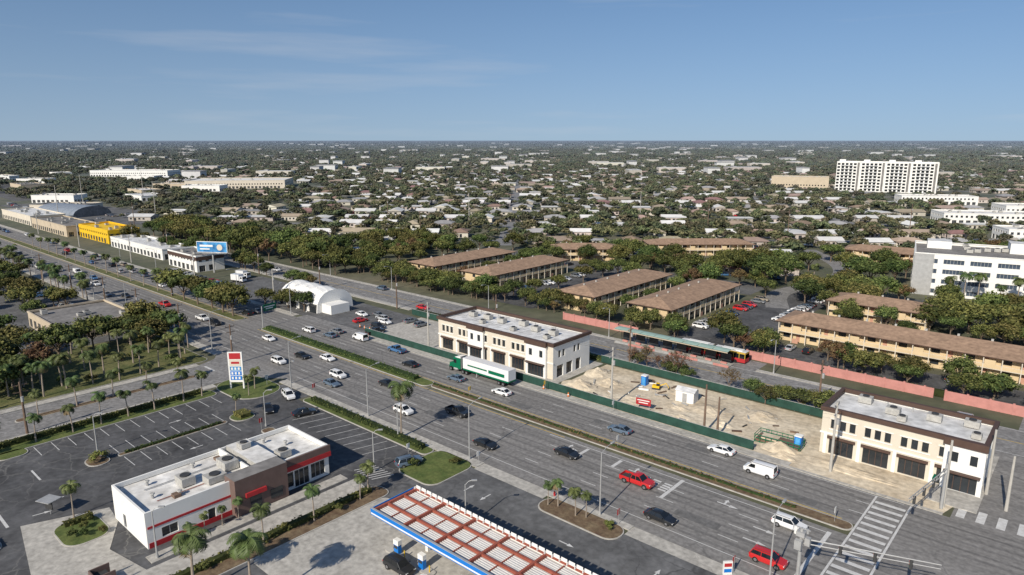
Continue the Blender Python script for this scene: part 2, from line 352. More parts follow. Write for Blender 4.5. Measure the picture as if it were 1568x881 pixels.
for q in range(16):
    x=-178+q*9.6;y=[83,107,91,103,87,110][q*5%6]+R.uniform(-1,1);l=R.uniform(2,8);mb.rect(x,x+l,y-.9,y+.9,.0475+.0002*q,'patch')
mb.build('road_patches')
# median
mb=MB()
def isl(mb,x0,x1,y0,y1,r,fill,h=.15):
    mb.prism(rrect(x0,x1,y0,y1,r),0,h,'kerb');mb.prism(rrect(x0+.18,x1-.18,y0+.18,y1-.18,max(.1,r-.18)),h-.05,h+.03,fill)
isl(mb,-1400,-200,97.2,100.8,1.5,'grass');isl(mb,-186,-112,97.2,100.8,1.7,'grassg');
isl(mb,-111.9,-22,98.2,100.8,1.2,'mulch');mb.build('road_median')
hedge('median_hedge',-184,-117,98.1,99.9,1.0,dens=6)
hedge('median_hedge',-112,-30,99.2,99.9,.45,[LEAF[0],BR[0],BR[1]],dens=5)
isx=[-230,-221,-213,-206,-240,-250]
for i,x in enumerate(isx): T(x,99+R.uniform(-1,1),1.1+.12*(i%3))
T(-195,118,.8);T(-203,117,.9);T(-212,113.8,.8);T(-217,103,1.1)
# ------------------------------------------------------------------ restaurant lot
mb=MB();mb.sheet([(-147.5,0),(-81,0),(-81,74),(-140,74),(-147.5,62)],.02,'lot');
mb.sheet([(-81,20),(-14,20),(-14,76.5),(-81,76.5)],.022,'lot2')
mb.rect(-76,-61,76.4,79.05,.03,'conc');mb.rect(-46,-31,76.4,79.05,.03,'conc');mb.rect(-138,-127,73.9,79,.03,'lot2')
mb.build('parking_lot_pavement')
mb=MB();mb.prism(rrect(-80,-25,38,60.5,1),.0,.045,'conc');
mb.prism([(-113,20),(-88,16),(-84,20),(-84,60),(-88.4,61),(-88.4,28),(-97,26.5),(-104,30),(-109,30.5)],0,.06,'conc');mb.build('concrete_pad')
mb=MB()
isl(mb,-147.3,-142.6,14,64,1.5,'grassg')
isl(mb,-150,-134,65,76,5,'grassg')
isl(mb,-126,-86,74,76.9,1.2,'grassg');isl(mb,-86,-76.5,67,77.6,2.2,'grassg')
isl(mb,-60.5,-46,73.4,77.8,2,'mulch')
isl(mb,-129.5,-124.8,59,63.6,2,'grassg');isl(mb,-129.6,-125.2,33,36.6,1.7,'mulch')
isl(mb,-127.6,-126.3,38,58,.5,'mulch');isl(mb,-118,-113.5,60,62.5,1,'mulch')
isl(mb,-84,-80,22,62,1.5,'mulch');isl(mb,-109,-101,22.5,28.5,2.2,'grassg')
isl(mb,-143.5,-139.8,23,28,1.6,'grassg');isl(mb,-112,-107.5,3,17,2,'grassg');isl(mb,-122,-113,2,14,2,'grassg')
isl(mb,-159.6,-157.4,30,66,1,'mulch');isl(mb,-205,-168,0,74,2,'grass',.1)
mb.build('landscape_island')
hedge('hedge',-146.8,-145.6,16,62,1.1);hedge('hedge',-124,-88,75,76.3,1.0);hedge('hedge',-129,-125.6,60.2,62.6,1.0,[LEAF[1],LEAF[2],LEAF[2]])
hedge('hedge',-83.6,-82.4,24,60,.9);hedge('hedge',-108.3,-107.2,24,28,.9,)
hedge('hedge',-111.4,-108.2,4,16,1.1);hedge('hedge',-127.4,-126.5,39,57,.5,dens=6)
mb=MB();z=.034
for i in range(9): x=-118+i*2.9;mb.face([(x,67,z),(x+.13,67,z),(x+1.9,73.5,z),(x+1.77,73.5,z)],'wpaint')
for i in range(8):
    y=38.5+i*2.75
    for a,b in((-133,-128),(-125.8,-120.9)): mb.rect(a,b,y,y+.13,z,'wpaint')
for i in range(13): y=29+i*2.75;mb.rect(-142.3,-137.4,y,y+.13,z,'wpaint')
for i in range(7): mb.face([(-91+i*.8,62.5,z),(-90.8+i*.8,62.5,z),(-89.4+i*.8,66,z),(-89.6+i*.8,66,z)],'wpaint')
def la(x,y,a):
    c,s=math.cos(a),math.sin(a);Q=lambda u,v,q=0:(x+c*u-s*v,y+s*u+c*v,z+q)
    mb.face([Q(0,-.1),Q(1.6,-.1),Q(1.6,.1),Q(0,.1)],'wpaint');mb.face([Q(1.5,-.35,.003),Q(2.5,0,.003),Q(1.5,.35,.003)],'wpaint')
la(-115,22,1.4);la(-118,27,-1.7);la(-72,70,1.57);la(-68,72,-1.57);la(-38,70,1.57);la(-134.8,50,1.57);la(-120,50,-1.57);la(-52,69,0)
mb.rect(-120,-114,18.5,18.9,z,'wpaint');mb.rect(-132,-127,26,26.3,z,'wpaint')
mb.build('parking_markings')
for y in(18,24,30,36,41,46,51,57,61): P(-144.2+R.uniform(-.5,.5),y,.85)
for x,y in((-170,38),(-172,43),(-171,48),(-169,53),(-170,58),(-172,63),(-171,68),(-178,72),(-183,75),(-188,74),(-176,52),(-180,60),(-186,66),(-183,50)): P(x,y,1.0)
for y in(34,41,48,55,62): P(-158.5,y,.8)
P(-83,59.5,.75);P(-82,49,.75);P(-82,57.2,.6);P(-78.4,29.8,1.15,z=.03);P(-70.9,33.4,1.15,z=.03);P(-82,41,.7);P(-57.6,76,.65);P(-54,75.6,.6);P(-59,75.3,.55);P(-52.5,76.2,.55);P(-129,61,.55,z=.2);P(-140,71,.7);P(-137,68,.6);P(-110,26,.7)
P(-95,76.2,1.15,True)
for x,y in((-91.2,37),(-91,39.5),(-91,42),(-90.8,34.5)): P(x,y,.42)
for x,y in((-107,27),(-105,26),(-103,25.2),(-102,27.3),(-104,24)): B(x,y,.8,.2)
inst('rounded_shrub',BUSHY,(-127.4,34.8,.1),0,1.15);inst('rounded_shrub',BUSHY,(-48.5,76.2,.1),0,.7);B(-84,70,1,.2);B(-79,75,1,.2);B(-146,73,.9,.2)
for i in range(9): B(-83+R.uniform(-.5,1.5),25+i*4,.7,.2)
for x,y,s in((-184,41,1.1),(-190,34,1.2),(-195,48,1.1),(-202,58,1.0),(-205,72,1.25),(-197,75,1.1),(-210,74,1.0),(-190,68,1),(-200,66,1.1),(-176,30,1),(-208,42,1.1),(-222,40,1.2),(-232,36,1.1),(-186,28,1.2),(-180,35,1)): T(x,y,s,brown=(x==-184))
for i in range(16): P(R.uniform(-204,-172),R.uniform(32,72),R.uniform(.8,1.1))
for i in range(16): B(R.uniform(-204,-170),R.uniform(30,72),R.uniform(1,1.8))
mb=MB();mb.sheet([(-300,30),(-206,30),(-206,76),(-300,76)],.016,'lot2');mb.sheet([(-420,30),(-305,30),(-305,74),(-420,74)],.016,'lot2');mb.build('side_parking_lot')
for i in range(26):
    x=-255-i*7+R.uniform(-2,2);P(x,75+R.uniform(-3,2),1.15)
    if i%2: T(x,R.uniform(52,72),R.uniform(.7,1.2))
for i in range(26): T(R.uniform(-400,-250),R.uniform(38,74),R.uniform(.6,1.1),brown=i%7==0)
for i in range(14): P(-250-i*13,99,1)
# ------------------------------------------------------------------ restaurant
def hvac(mb,x,y,z,sx=2.4,sy=1.8,h=1.2):
    mb.box(x,x+sx,y,y+sy,z+.15,z+h,'hvac');mb.cyl((x+sx*.5,y+sy*.5,z+h),(x+sx*.5,y+sy*.5,z+h+.18),min(sx,sy)*.36,min(sx,sy)*.36,12,'dark')
    mb.box(x+.2,x+sx-.2,y+.2,y+sy-.2,z,z+.15,'dark')
def parapet(mb,x0,x1,y0,y1,z0,z1,t,m,out=0,top=None):
    mb.box(x0-out,x1+out,y0-out,y0+t,z0,z1,m,top);mb.box(x0-out,x1+out,y1-t,y1+out,z0,z1,m,top)
    mb.box(x0-out,x0+t,y0+t,y1-t,z0,z1,m,top);mb.box(x1-t,x1+out,y0+t,y1-t,z0,z1,m,top)
mb=MB();x0,x1,y0,y1=-105,-93,30,59;H=4.7
mb.wall((x0,y0),(x1,y0),0,H,[(3.5,4.5,.05,2.2,'dark')],'white')
mb.wall((x1,y0),(x1,y1),0,H,[(2,4.2,1,2.4),(8.5,9.6,.05,2.3,'dark'),(19.6+1.4,22.4,.5,3.0),(22.6,25.2,.1,3.0),(25.6,28.2,.5,3.0)],'white',mull='metal')
mb.wall((x1,y1),(x0,y1),0,H,[(.6,3.4,.5,3.0),(3.8,6.4,.1,3.0),(6.8,9.6,.5,3.0)],'brownw',mull='metal')
mb.wall((x0,y1),(x0,y0),0,H,[(1,4,.6,3),(6,8,.6,3)],'white')
mb.rect(x0,x1,y0,y1,4.6,'roofw')
parapet(mb,x0,x1,y0,y1,H,5.4,.3,'white')
mb.box(x0+.3,x1-.3,46,46.25,4.6,5.6,'white')
mb.box(x1+.002,x1+.06,y0+.2,42,2.9,3.25,'red');mb.box(x1+.002,x1+.05,y0+.2,42,.0,.8,'red')
mb.box(x1+.002,x1+.35,50.6,y1+.3,3.35,4.2,'red');mb.box(x0,x1+.001,y1+.002,y1+.3,3.35,4.2,'red')
mb.box(x1+.002,x1+.3,50.6,y1+.25,4.201,5.3,'brownw')
mb.box(x1-1.5,x1+1.6,42,50.5,0,5.9,'brownw','roofg');mb.box(x1+1.602,x1+1.9,43.5,46.8,2.7,3.4,'red');mb.box(x1+1.603,x1+1.65,44.2,46,.1,2.5,'glass');mb.box(x1+1.603,x1+1.68,47.5,49.5,.9,2.4,'glass')
mb.box(x0+.5,x1-1.6,47.2,50.8,4.6,5.75,'hvac','roofw')
hvac(mb,-100,37,4.6,2.6,2,1.4);hvac(mb,-100.5,43.6,4.6,3,2.2,1.5);hvac(mb,-97.5,40.0,4.6,2.2,2.8,1.1);hvac(mb,-97,51.5,4.6,2,2,1.2);hvac(mb,-102.5,48,5.75,1.8,1.6,.9)
for q in((-102.5,34),(-98,33),(-103,41),(-96,36),(-99.5,55),(-103,53)): mb.cyl((q[0],q[1],4.6),(q[0],q[1],5.3),.22,.22,8,'metal');mb.cyl((q[0],q[1],5.3),(q[0],q[1],5.45),.4,.3,8,'hvac')
mb.cyl((-101,33,4.8),(-101,45.9,4.8),.08,.08,6,'metal');mb.cyl((-96.5,33,4.75),(-96.5,39.8,4.75),.06,.06,6,'rust')
mb.box(-96.5,-95.4,35,36,4.6,5.1,'wood');mb.box(-103.5,-102.6,44.5,45.4,4.6,5.0,'wood')
mb.build('fast_food_restaurant')
mb=MB();mb.box(-91.3,-89.2,29,60,0,.14,'conc');mb.build('restaurant_walkway')
# ------------------------------------------------------------------ gas canopy
mb=MB();X0,X1,Y0,Y1=-71,-18,51.2,59.2;zt=5.5
mb.rect(X0+.3,X1,Y0+.3,Y1-.3,4.95,'deck')
M['corr']=mat('corrugation_rib',(.62,.61,.59),.5,.1,1)
y=Y0+.5
while y<Y1-.4: mb.box(X0+.3,X1,y,y+.09,4.951,5.02,'corr');y+=.36
for x in np.arange(X0+.2,X1,6.05): mb.box(x,x+.32,Y0+.3,Y1-.3,5.02,5.42,'rust')
for yy in(Y0+2.5,Y1-2.6): mb.box(X0+.3,X1,yy,yy+.28,5.021,5.38,'rust')
for x in np.arange(X0+3.2,X1,6.05): mb.box(x,x+.12,Y0+.35,Y1-.35,5.02,5.15,'rust')
for yy,s in((Y0,1),(Y1-.12,-1)):
    mb.box(X0,X1,yy,yy+.12,4.55,5.45,'blue' if s>0 else 'white')
    mb.box(X0,X1,yy-.03*s if s>0 else yy+.121,yy-.001 if s>0 else yy+.15,4.7,4.9,'white')
mb.box(X0-.12,X0,Y0,Y1,4.55,5.45,'blue')
mb.box(X0,X1,Y0+.001,Y0+.3,5.451,5.52,'metal');mb.box(X0,X1,Y1-.45,Y1-.121,5.3,5.40,'rust')
x=X0+.3
while x<X1: mb.box(x,x+.08,Y1-.5,Y1-.17,5.4,5.75,'white');mb.box(x+.1,x+1.0,Y1-.16,Y1-.125,5.45,5.95,'white');x+=1.15
for x in(-64,-52,-40,-28):
    mb.box(x-.25,x+.25,54.95,55.45,0,4.94,'white')
mb.build('gas_station_canopy')
for x in(-66.5,-61.5,-54,-49.5,-42,-37):
    for yy in(52.0,):
        mb=MB();mb.prism(rrect(-2.2,2.2,-.7,.7,.6),0,.16,'kerb');mb.box(-.45,.45,-.3,.3,.16,1.5,'blue');mb.box(-.5,.5,-.34,.34,1.5,2.2,'white');mb.box(-.35,.35,-.36,-.345,1.0,1.4,'dark');mb.cyl((-.5,-.2,1.2),(-.7,-.2,.6),.03,.03,5,'dark');mb.cyl((1.4,0,.16),(1.4,0,1.1),.08,.08,8,'yellow')
        mb.build('fuel_pump',(x,yy,.03))
# ------------------------------------------------------------------ two storey buildings
def twostorey(name,x0,x1,y0,y1,H=8.0):
    mb=MB();L=x1-x0;W=y1-y0
    up=[];n=int(L/6)
    for i in range(n):
        b=1.0+i*(L-2)/n
        for k in range(3): up.append((b+.5+k*1.55,b+1.45+k*1.55,4.9,6.6))
        up.append((b+.5,b+4.5,.15,3.0))
    mb.wall((x0,y0),(x1,y0),0,H,up,'cream','glass',.25,'brown')
    mb.wall((x1,y0),(x1,y1),0,H,[(1.5,4,.1,3),(5.2,7.6,.1,3),(9,11,.1,3),(2,3,4.9,6.6),(3.6,4.6,4.9,6.6),(8,9,4.9,6.6),(9.6,10.6,4.9,6.6)],'white','glass',.25,'brown')
    mb.wall((x1,y1),(x0,y1),0,H,[(i*3+1,i*3+2,4.9,6.5) for i in range(int(L/3))],'white','glass',.2)
    mb.wall((x0,y1),(x0,y0),0,H,[(2,3,4.9,6.5),(5,6,4.9,6.5),(8,9,4.9,6.5)],'white','glass',.2)
    mb.rect(x0,x1,y0,y1,7.7,'rolled');parapet(mb,x0,x1,y0,y1,H,8.75,.3,'brown',.35,'brown')
    mb.box(x0-.15,x1+.15,y0-.15,y0-.003,3.75,4.05,'white')
    for fx,w in((.30,5.5),(.80,6.2)) if L>30 else((.78,5.6),):
        a=x0+L*fx;mb.wall((a,y0-.7),(a+w,y0-.7),0,H,[(.7,w-.7,.15,3.1),(1,2,4.9,6.6),(w-2,w-1,4.9,6.6)],'white','glass',.2,'brown')
        mb.box(a,a+.01,y0-.7,y0-.002,0,H,'white');mb.box(a+w-.01,a+w,y0-.7,y0-.002,0,H,'white');mb.box(a-.2,a+w+.2,y0-1.05,y0-.36,H-.3,8.9,'brown');mb.box(a+.3,a+w-.3,y0-1.5,y0-.71,3.2,3.4,'brown')
    for i in range(n):
        b=x0+1.0+i*(L-2)/n;mb.box(b+.2,b+4.8,y0-.5,y0-.16,3.15,3.55,'brown');mb.box(b-.45,b+.1,y0-.12,y0-.002,0,3.74,'white')
        mb.box(b+.3,b+4.9,y0-.12,y0-.002,4.65,4.82,'white');mb.box(b+.3,b+4.9,y0-.12,y0-.002,6.7,6.85,'white')
    for i in range(int(L/6)):
        hvac(mb,x0+3+i*5.6+R.uniform(-.6,.6),y0+W*.55+R.uniform(-1,2),7.7,2.2,1.6,1.3)
        if i%2: hvac(mb,x0+5.5+i*5.4,y0+W*.3,7.7,1.4,1.4,1.0)
    for i in range(5): mb.cyl((x0+4+i*L/6,y0+W*.85,7.7),(x0+4+i*L/6,y0+W*.85,8.5),.12,.12,6,'metal')
    mb.build(name)
twostorey('retail_building',-132.5,-93.3,120.3,135)
twostorey('retail_building',-34,-9.8,122.5,134.5)
mb=MB();mb.sheet([(-160,114.5),(-91,114.5),(-91,138),(-160,138)],.02,'conc');mb.sheet([(-90,114.45),(-36,114.45),(-36,112.95),(-13,112.95),(-12,117),(-12,138),(-90,138)],.025,'sand')
mb.sheet([(-260,114.45),(-160,114.45),(-160,137),(-260,139)],.021,'lot2');mb.build('building_lot')
def fencerun(mb,x0,x1,y,h=2,m='fence'):
    x=x0;mb.box(x0,x1,y-.015,y+.015,.12,h-.08,m);mb.box(x0,x1,y-.03,y+.03,h-.08,h,'metal')
    while x<x1: mb.cyl((x,y+.08,0),(x,y+.08,h+.05),.04,.04,6,'metal');x+=3
mb=MB();fencerun(mb,-158,-43,114.8);mb.build('construction_fence')
mb=MB();fencerun(mb,-92,-36,138.5);fencerun(mb,-165,-133,138.5);mb.build('construction_fence')
def mound(name,x,y,rx,ry,h,m):
    mb=MB();n=16;r=random.Random(int(x*3+y));rings=6;vs=[(x,y,h)]
    for k in range(1,rings+1):
        t=k/rings
        for i in range(n):
            a=2*math.pi*i/n;q=t*(1+r.uniform(-.12,.12));vs.append((x+rx*q*math.cos(a),y+ry*q*math.sin(a),max(-.05,h*(1-t)**1.2+r.uniform(-.08,.08)) if k<rings else -.05))
    fs=[(0,1+i,1+(i+1)%n) for i in range(n)]
    for k in range(rings-1):
        for i in range(n): a=1+k*n;b=a+n;fs.append((a+i,b+i,b+(i+1)%n,a+(i+1)%n))
    mb.mesh(vs,fs,m);mb.build(name)
for x,y,a,b,h in((-86,121,5,3.5,1.8),(-82,127,4,3,1.3),(-57,127,6,4,1.0),(-48,131,4,4,1.2),(-39.5,118.5,4,2.5,1.6),(-66,133,5,3,.9),(-88,131,3,4,1.6),(-72,122,5,3,.5),(-60,120,3,2,.6),(-77,118,3,2,.8),(-52,122,2,1.6,.7),(-63,124,3,1.5,.4)): mound('dirt_pile',x,y,a,b,h,'sand')
mound('dirt_pile',-28,118,9,2,.6,'sand');mound('dirt_pile',-38,115.5,3,1.5,.8,'sand')
mb=MB();r=random.Random(4)
for i in range(60):
    x=r.uniform(-89,-40);y=r.uniform(116,136);mb.obox((x,y,.2),(r.uniform(.4,3),r.uniform(.15,.5),r.uniform(.1,.35)),r.uniform(0,3),r.choice(['wood','conc','metal','brown','white','dark']))
mb.build('construction_debris')
mb=MB();mb.box(0,1.2,0,1.2,0,2.2,'blue');mb.box(-.05,1.25,-.05,1.25,2.2,2.4,'white');mb.box(.2,1,-.03,-.002,.1,2,'bblue');me=mb.data('toilet')
inst('portable_toilet',me,(-76,131,0));inst('portable_toilet',me,(-38,121,0))
mb=MB();mb.box(-2,2,-1.4,1.4,.05,2.5,'white');mb.face([(-2.2,-1.6,2.5),(2.2,-1.6,2.5),(2.2,0,3.1),(-2.2,0,3.1)],'rolled');mb.face([(2.2,1.6,2.5),(-2.2,1.6,2.5),(-2.2,0,3.1),(2.2,0,3.1)],'rolled');mb.face([(2,-1.4,2.5),(2,1.4,2.5),(2,0,3.05)],'white');mb.face([(-2,1.4,2.5),(-2,-1.4,2.5),(-2,0,3.05)],'white');mb.box(-.5,.5,-1.43,-1.402,.1,2.1,'metal');mb.build('white_shed',(-63.5,129,0),.1)
mb=MB()
for x in np.arange(0,8.1,1): 
    for y in(0,3.4): mb.box(x,x+.08,y,y+.08,0,1.5,'green')
for zz in(.1,.8,1.4):
    for y in(-.04,3.46): mb.box(0,8.1,y,y+.05,zz,zz+.12,'green')
    for x in(-.05,8.1): mb.box(x,x+.05,0,3.5,zz,zz+.12,'green')
mb.box(.2,7.8,.3,3.1,.0,.7,'wood');mb.box(1,4,.6,2.6,.7,1.1,'sand')
mb.build('material_bin',(-44.5,118.8,.03),.05)
def excavator(x,y,rz,sc):
    mb=MB();mb.box(-1.7,1.7,-1.2,-.7,0,.7,'dark');mb.box(-1.7,1.7,.7,1.2,0,.7,'dark');mb.box(-1.6,1.3,-1.1,1.1,.75,1.7,'yellow');mb.box(.1,1.3,-1.1,-.1,1.7,2.8,'carglass');mb.box(0,1.4,-1.15,-.05,2.8,2.9,'yellow')
    mb.cyl((1.2,.4,1.5),(3.8,.4,2.8),.22,.18,6,'yellow');mb.cyl((3.8,.4,2.8),(5.0,.4,1.0),.17,.13,6,'yellow');mb.box(4.7,5.3,0,.8,.1,.8,'dark');inst('mini_excavator',mb.data('exc'),(x,y,0),rz,sc)
excavator(-72,131,.3,.55)
mb=MB();mb.box(-1.6,1.6,-.05,.05,1.0,2.4,'red');mb.box(-1.3,1.3,-.07,-.052,1.9,2.1,'white');mb.box(-1.0,1.0,-.07,-.052,1.4,1.6,'white');mb.cyl((-1.3,0,0),(-1.3,0,1),.05,.05,6,'metal');mb.cyl((1.3,0,0),(1.3,0,1),.05,.05,6,'metal');mb.build('site_sign',(-68,118.5,0),.2)
# ------------------------------------------------------------------ tent
mb=MB()
def dome(x0,x1,y0,y1,h):
    n=10;N=12
    for i in range(N):
        a=x0+(x1-x0)*i/N;b=x0+(x1-x0)*(i+1)/N
        sa=lambda x:.86+.14*abs(math.cos(math.pi*(x-x0)/(x1-x0)*3))
        for k in range(n):
            t0=math.pi*k/n;t1=math.pi*(k+1)/n;f=lambda t,x:((y0+y1)/2-math.cos(t)*(y1-y0)/2,h*sa(x)*math.sin(t)**.7)
            mb.face([(a,*f(t0,a)),(b,*f(t0,b)),(b,*f(t1,b)),(a,*f(t1,a))],'tent')
    for xx in (x0,x1): mb.face([(xx,(y0+y1)/2-math.cos(math.pi*k/n)*(y1-y0)/2,h*math.sin(math.pi*k/n)**.7) for k in range(n+1)],'tent')
dome(-212,-189,119,133,7)
for x in(-210,-204,-198,-192):
    mb.box(x-1,x+2.6,118.7,119.3,.1,2.8,'glass');mb.cyl((x-1.6,117.8,0),(x+2,124,6.9),.12,.12,6,'tent')
mb.box(-189,-184,121,128,0,3,'white');mb.box(-210,-192,117.4,118.6,2.9,3.05,'tent');mb.build('white_tent')
# ------------------------------------------------------------------ flat commercial
def flat(name,x0,x1,y0,y1,H,wm,rm='roofg',ops=True,band=None,rz=0,loc=(0,0,0),pm=None):
    mb=MB();L=x1-x0;W=y1-y0
    def O(l,s=4.2): return [(1+i*s,1+i*s+s*.62,.3 if i%3 else .05,2.7) for i in range(int((l-1)/s))] if ops else []
    up=lambda l:[(1+i*3,2.4+i*3,4.4,5.8) for i in range(int((l-1)/3))] if H>6.5 and ops else []
    for p,q in(((x0,y0),(x1,y0)),((x1,y0),(x1,y1)),((x1,y1),(x0,y1)),((x0,y1),(x0,y0))):
        l=math.dist(p,q);mb.wall(p,q,0,H,O(l)+up(l),wm,mull='metal')
    mb.rect(x0,x1,y0,y1,H-.3,rm);parapet(mb,x0,x1,y0,y1,H,H+.5,.3,pm or wm,.12)
    if band: mb.box(x0-.14,x1+.14,y0-.2,y0-.125,H-1.6,H-.1,band);mb.box(x1+.125,x1+.2,y0,y1,H-1.6,H-.1,band)
    for i in range(max(1,min(9,int(L*W/130)))): hvac(mb,R.uniform(x0+1,x1-4),R.uniform(y0+1,y1-3),H-.3,R.uniform(1.4,2.6),R.uniform(1.4,2.2),R.uniform(.9,1.5))
    return mb.build(name,loc,rz)
flat('commercial_building',-241,-213,53,74,4.2,'beige','roofg',band=None)
flat('strip_mall',-520,-452,124,142,6,'beige','roofg')
flat('furniture_store',-450,-404,130,146,7,'yellow','yellow',band='yellow')
flat('strip_mall',-395,-330,128,142,4.8,'white','rolled')
flat('corner_shop',-316,-288,125,137,6.6,'white','roofg',band='brown')
flat('strip_mall',-600,-530,126,146,6,'cream','rolled')
M['hangar']=mat('hangar_roof',(.22,.25,.29),.5,.12,.2)
mb=MB();n=12
for k in range(n):
    t0=math.pi*k/n;t1=math.pi*(k+1)/n;f=lambda t:(-math.cos(t)*14,7.5*math.sin(t)**.8)
    p,q=f(t0),f(t1)
    for i in range(10): mb.face([(-26+i*5.2,p[0],p[1]),(-26+i*5.2+5.1,p[0],p[1]),(-26+i*5.2+5.1,q[0],q[1]),(-26+i*5.2,q[0],q[1])],'hangar')
for xx in(-26,26): mb.face([(xx,-math.cos(math.pi*k/n)*14,7.5*math.sin(math.pi*k/n)**.8) for k in range(n+1)],'roofg')
mb.build('arched_building',(-590,168,0),.2)
mb=MB();mb.cyl((0,0,0),(0,0,9),.4,.35,10,'metal');mb.box(-7,7,-.3,.3,8.6,13.2,'white');mb.box(-6.8,6.8,-.36,-.302,8.8,13,'bblue');mb.box(-5.5,.5,-.40,-.362,11,11.8,'white');mb.box(-5.5,-1,-.40,-.362,9.8,10.3,'white')
mb.cyl((3.6,-.40,10.8),(3.6,-.362,10.8),1.3,1.3,16,'cream');mb.box(-7,7,-1.2,-.41,8.3,8.4,'metal');mb.build('billboard',(-283,130,0),.55)
CB=[]
for i in range(20):
    x=-560-R.uniform(0,720);y=R.uniform(165,330)+(-(x)-560)*.12;c=R.choice(['white','cream','beige','white'])
    if any(math.hypot(x-a,y-b)<55 for a,b in CB): continue
    CB.append((x,y));flat('warehouse',-R.uniform(12,26),R.uniform(12,26),-R.uniform(8,13),R.uniform(8,13),R.uniform(4,7),c,R.choice(['rolled','roofw','roofg']),rz=R.choice([0,.7]),loc=(x,y,0))
flat('big_box_store',-50,60,-30,30,9,'cream','roofw',rz=.87,loc=(-790,400,0))
flat('big_box_store',-60,60,-20,20,9,'white','roofw',rz=.7,loc=(-1150,420,0))
mb=MB();mb.sheet([(-720,150),(-530,150),(-470,185),(-560,215),(-720,200)],.015,'lot2');mb.sheet([(-1100,190),(-760,170),(-740,230),(-1080,260)],.015,'lot2');mb.sheet([(-760,300),(-680,290),(-600,380),(-650,440)],.015,'lot2');mb.build('commercial_parking')
# ------------------------------------------------------------------ apartments
def apartment(x,y,L,W,rz=0):
    mb=MB();a,b=L/2,W/2;H=5.7
    def O(l,sp=3.6):
        o=[];k=int((l-1)/sp)
        for i in range(k):
            s=.6+i*sp+(l-1-k*sp)/2
            for z0 in(0,2.9):
                if i%2: o.append((s,s+1.0,z0+.06,z0+2.15,'aptd'))
                else: o.append((s,s+1.9,z0+.9,z0+2.1))
        return o
    cs=[(-a,-b),(a,-b),(a,b),(-a,b)]
    for i in range(4):
        p,q=cs[i],cs[(i+1)%4];mb.wall(p,q,0,H,O(math.dist(p,q)) if i%2==0 else [(W*.3,W*.3+1.5,.9,2.1),(W*.3,W*.3+1.5,3.8,5.0),(W*.62,W*.62+1.5,.9,2.1),(W*.62,W*.62+1.5,3.8,5.0)],'apt')
    for s in(-1,1):
        y0,y1=(b+.01,b+1.7) if s>0 else(-b-1.7,-b-.01)
        mb.box(-a,a,y0,y1,2.75,2.92,'cream')
        ye=(b+1.66) if s>0 else(-b-1.66)
        mb.box(-a,a,ye-.03,ye+.03,3.75,3.85,'cream');mb.box(-a,a,ye-.02,ye+.02,2.93,3.7,'apt')
        k=int(L/3.6)
        for i in range(k+1): xx=-a+.1+i*(L-.2)/k;mb.box(xx-.1,xx+.1,ye-.1,ye+.1,0,H-.21,'cream')
        for i in range(1,k,4): xx=-a+.1+i*(L-.2)/k;mb.box(xx+.2,xx+1.8,ye-.06,ye+.06,0,1.3,'aptd');mb.box(xx+.2,xx+2.4,ye-.08,ye+.08,2.93,4.9,'apt')
    ox,oy,hr=a+.9,b+2.1,1.9
    E=[(-ox,-oy,H),(ox,-oy,H),(ox,oy,H),(-ox,oy,H)];r0,r1=(-ox+oy*.8,0,H+hr),(ox-oy*.8,0,H+hr)
    mb.face([(-ox,-oy,H-.2),(-ox,oy,H-.2),(ox,oy,H-.2),(ox,-oy,H-.2)],'cream')
    mb.mesh([(p[0],p[1],p[2]-.2) for p in E]+E,[(0,1,5,4),(1,2,6,5),(2,3,7,6),(3,0,4,7)],'brown')
    mb.face([E[0],E[1],r1,r0],'roofb');mb.face([E[1],E[2],r1],'roofb');mb.face([E[2],E[3],r0,r1],'roofb');mb.face([E[3],E[0],r0],'roofb')
    for i in range(int(L/8)): mb.box(-a+6+i*7,-a+6.5+i*7,.8,1.3,H+1,H+2.2,'hvac')
    mb.build('apartment_building',(x,y,0),rz)
h=math.pi/2
apartment(-208.5,205,48,13,h);apartment(-178,205,46,13,h);apartment(-129,203,50,12,h);apartment(-102,203,48,12,h)
apartment(-152,311,50,12,math.radians(42));apartment(-31,195,70,11.5,0);apartment(-50,230,27,11,0);apartment(-75,345,34,12,.1);apartment(-185,262,30,11,math.radians(42))
mb=MB();mb.sheet([(-165,170),(-141,170),(-141,240),(-165,240)],.02,'lot');mb.sheet([(-91,170),(-69,170),(-69,262),(-91,262)],.02,'lot');mb.sheet([(-69,206),(14,206),(14,222),(-69,222)],.019,'lot');mb.sheet([(-69,170),(8,170),(8,184),(-69,184)],.018,'lot');mb.sheet([(-235,238),(-95,238),(-95,258),(-235,258)],.017,'lot2')
mb.sheet([(-55,255),(0,262),(0,278),(-60,268)],.016,'lot');mb.build('apartment_parking')
def ribbon(mb,pts,w,z,m,sub=8):
    pts=[Vector((p[0],p[1],0)) for p in pts];out=[]
    for i in range(len(pts)-1):
        p0=pts[max(0,i-1)];p1=pts[i];p2=pts[i+1];p3=pts[min(len(pts)-1,i+2)]
        for k in range(sub):
            t=k/sub;out.append(.5*((2*p1)+(p2-p0)*t+(2*p0-5*p1+4*p2-p3)*t*t+(3*p1-p0-3*p2+p3)*t**3))
    out.append(pts[-1]);V=[]
    for i,p in enumerate(out):
        d=(out[min(i+1,len(out)-1)]-out[max(i-1,0)]).normalized();n=Vector((-d.y,d.x,0))*w/2;V.append(((p+n).x,(p+n).y,z));V.append(((p-n).x,(p-n).y,z))
    mb.mesh(V,[(2*i+1,2*i+3,2*i+2,2*i) for i in range(len(out)-1)],m)
mb=MB();ribbon(mb,[(-80,225),(-88,250),(-80,285),(-88,320),(-115,360)],7.5,.03,'road2');mb.build('residential_street')
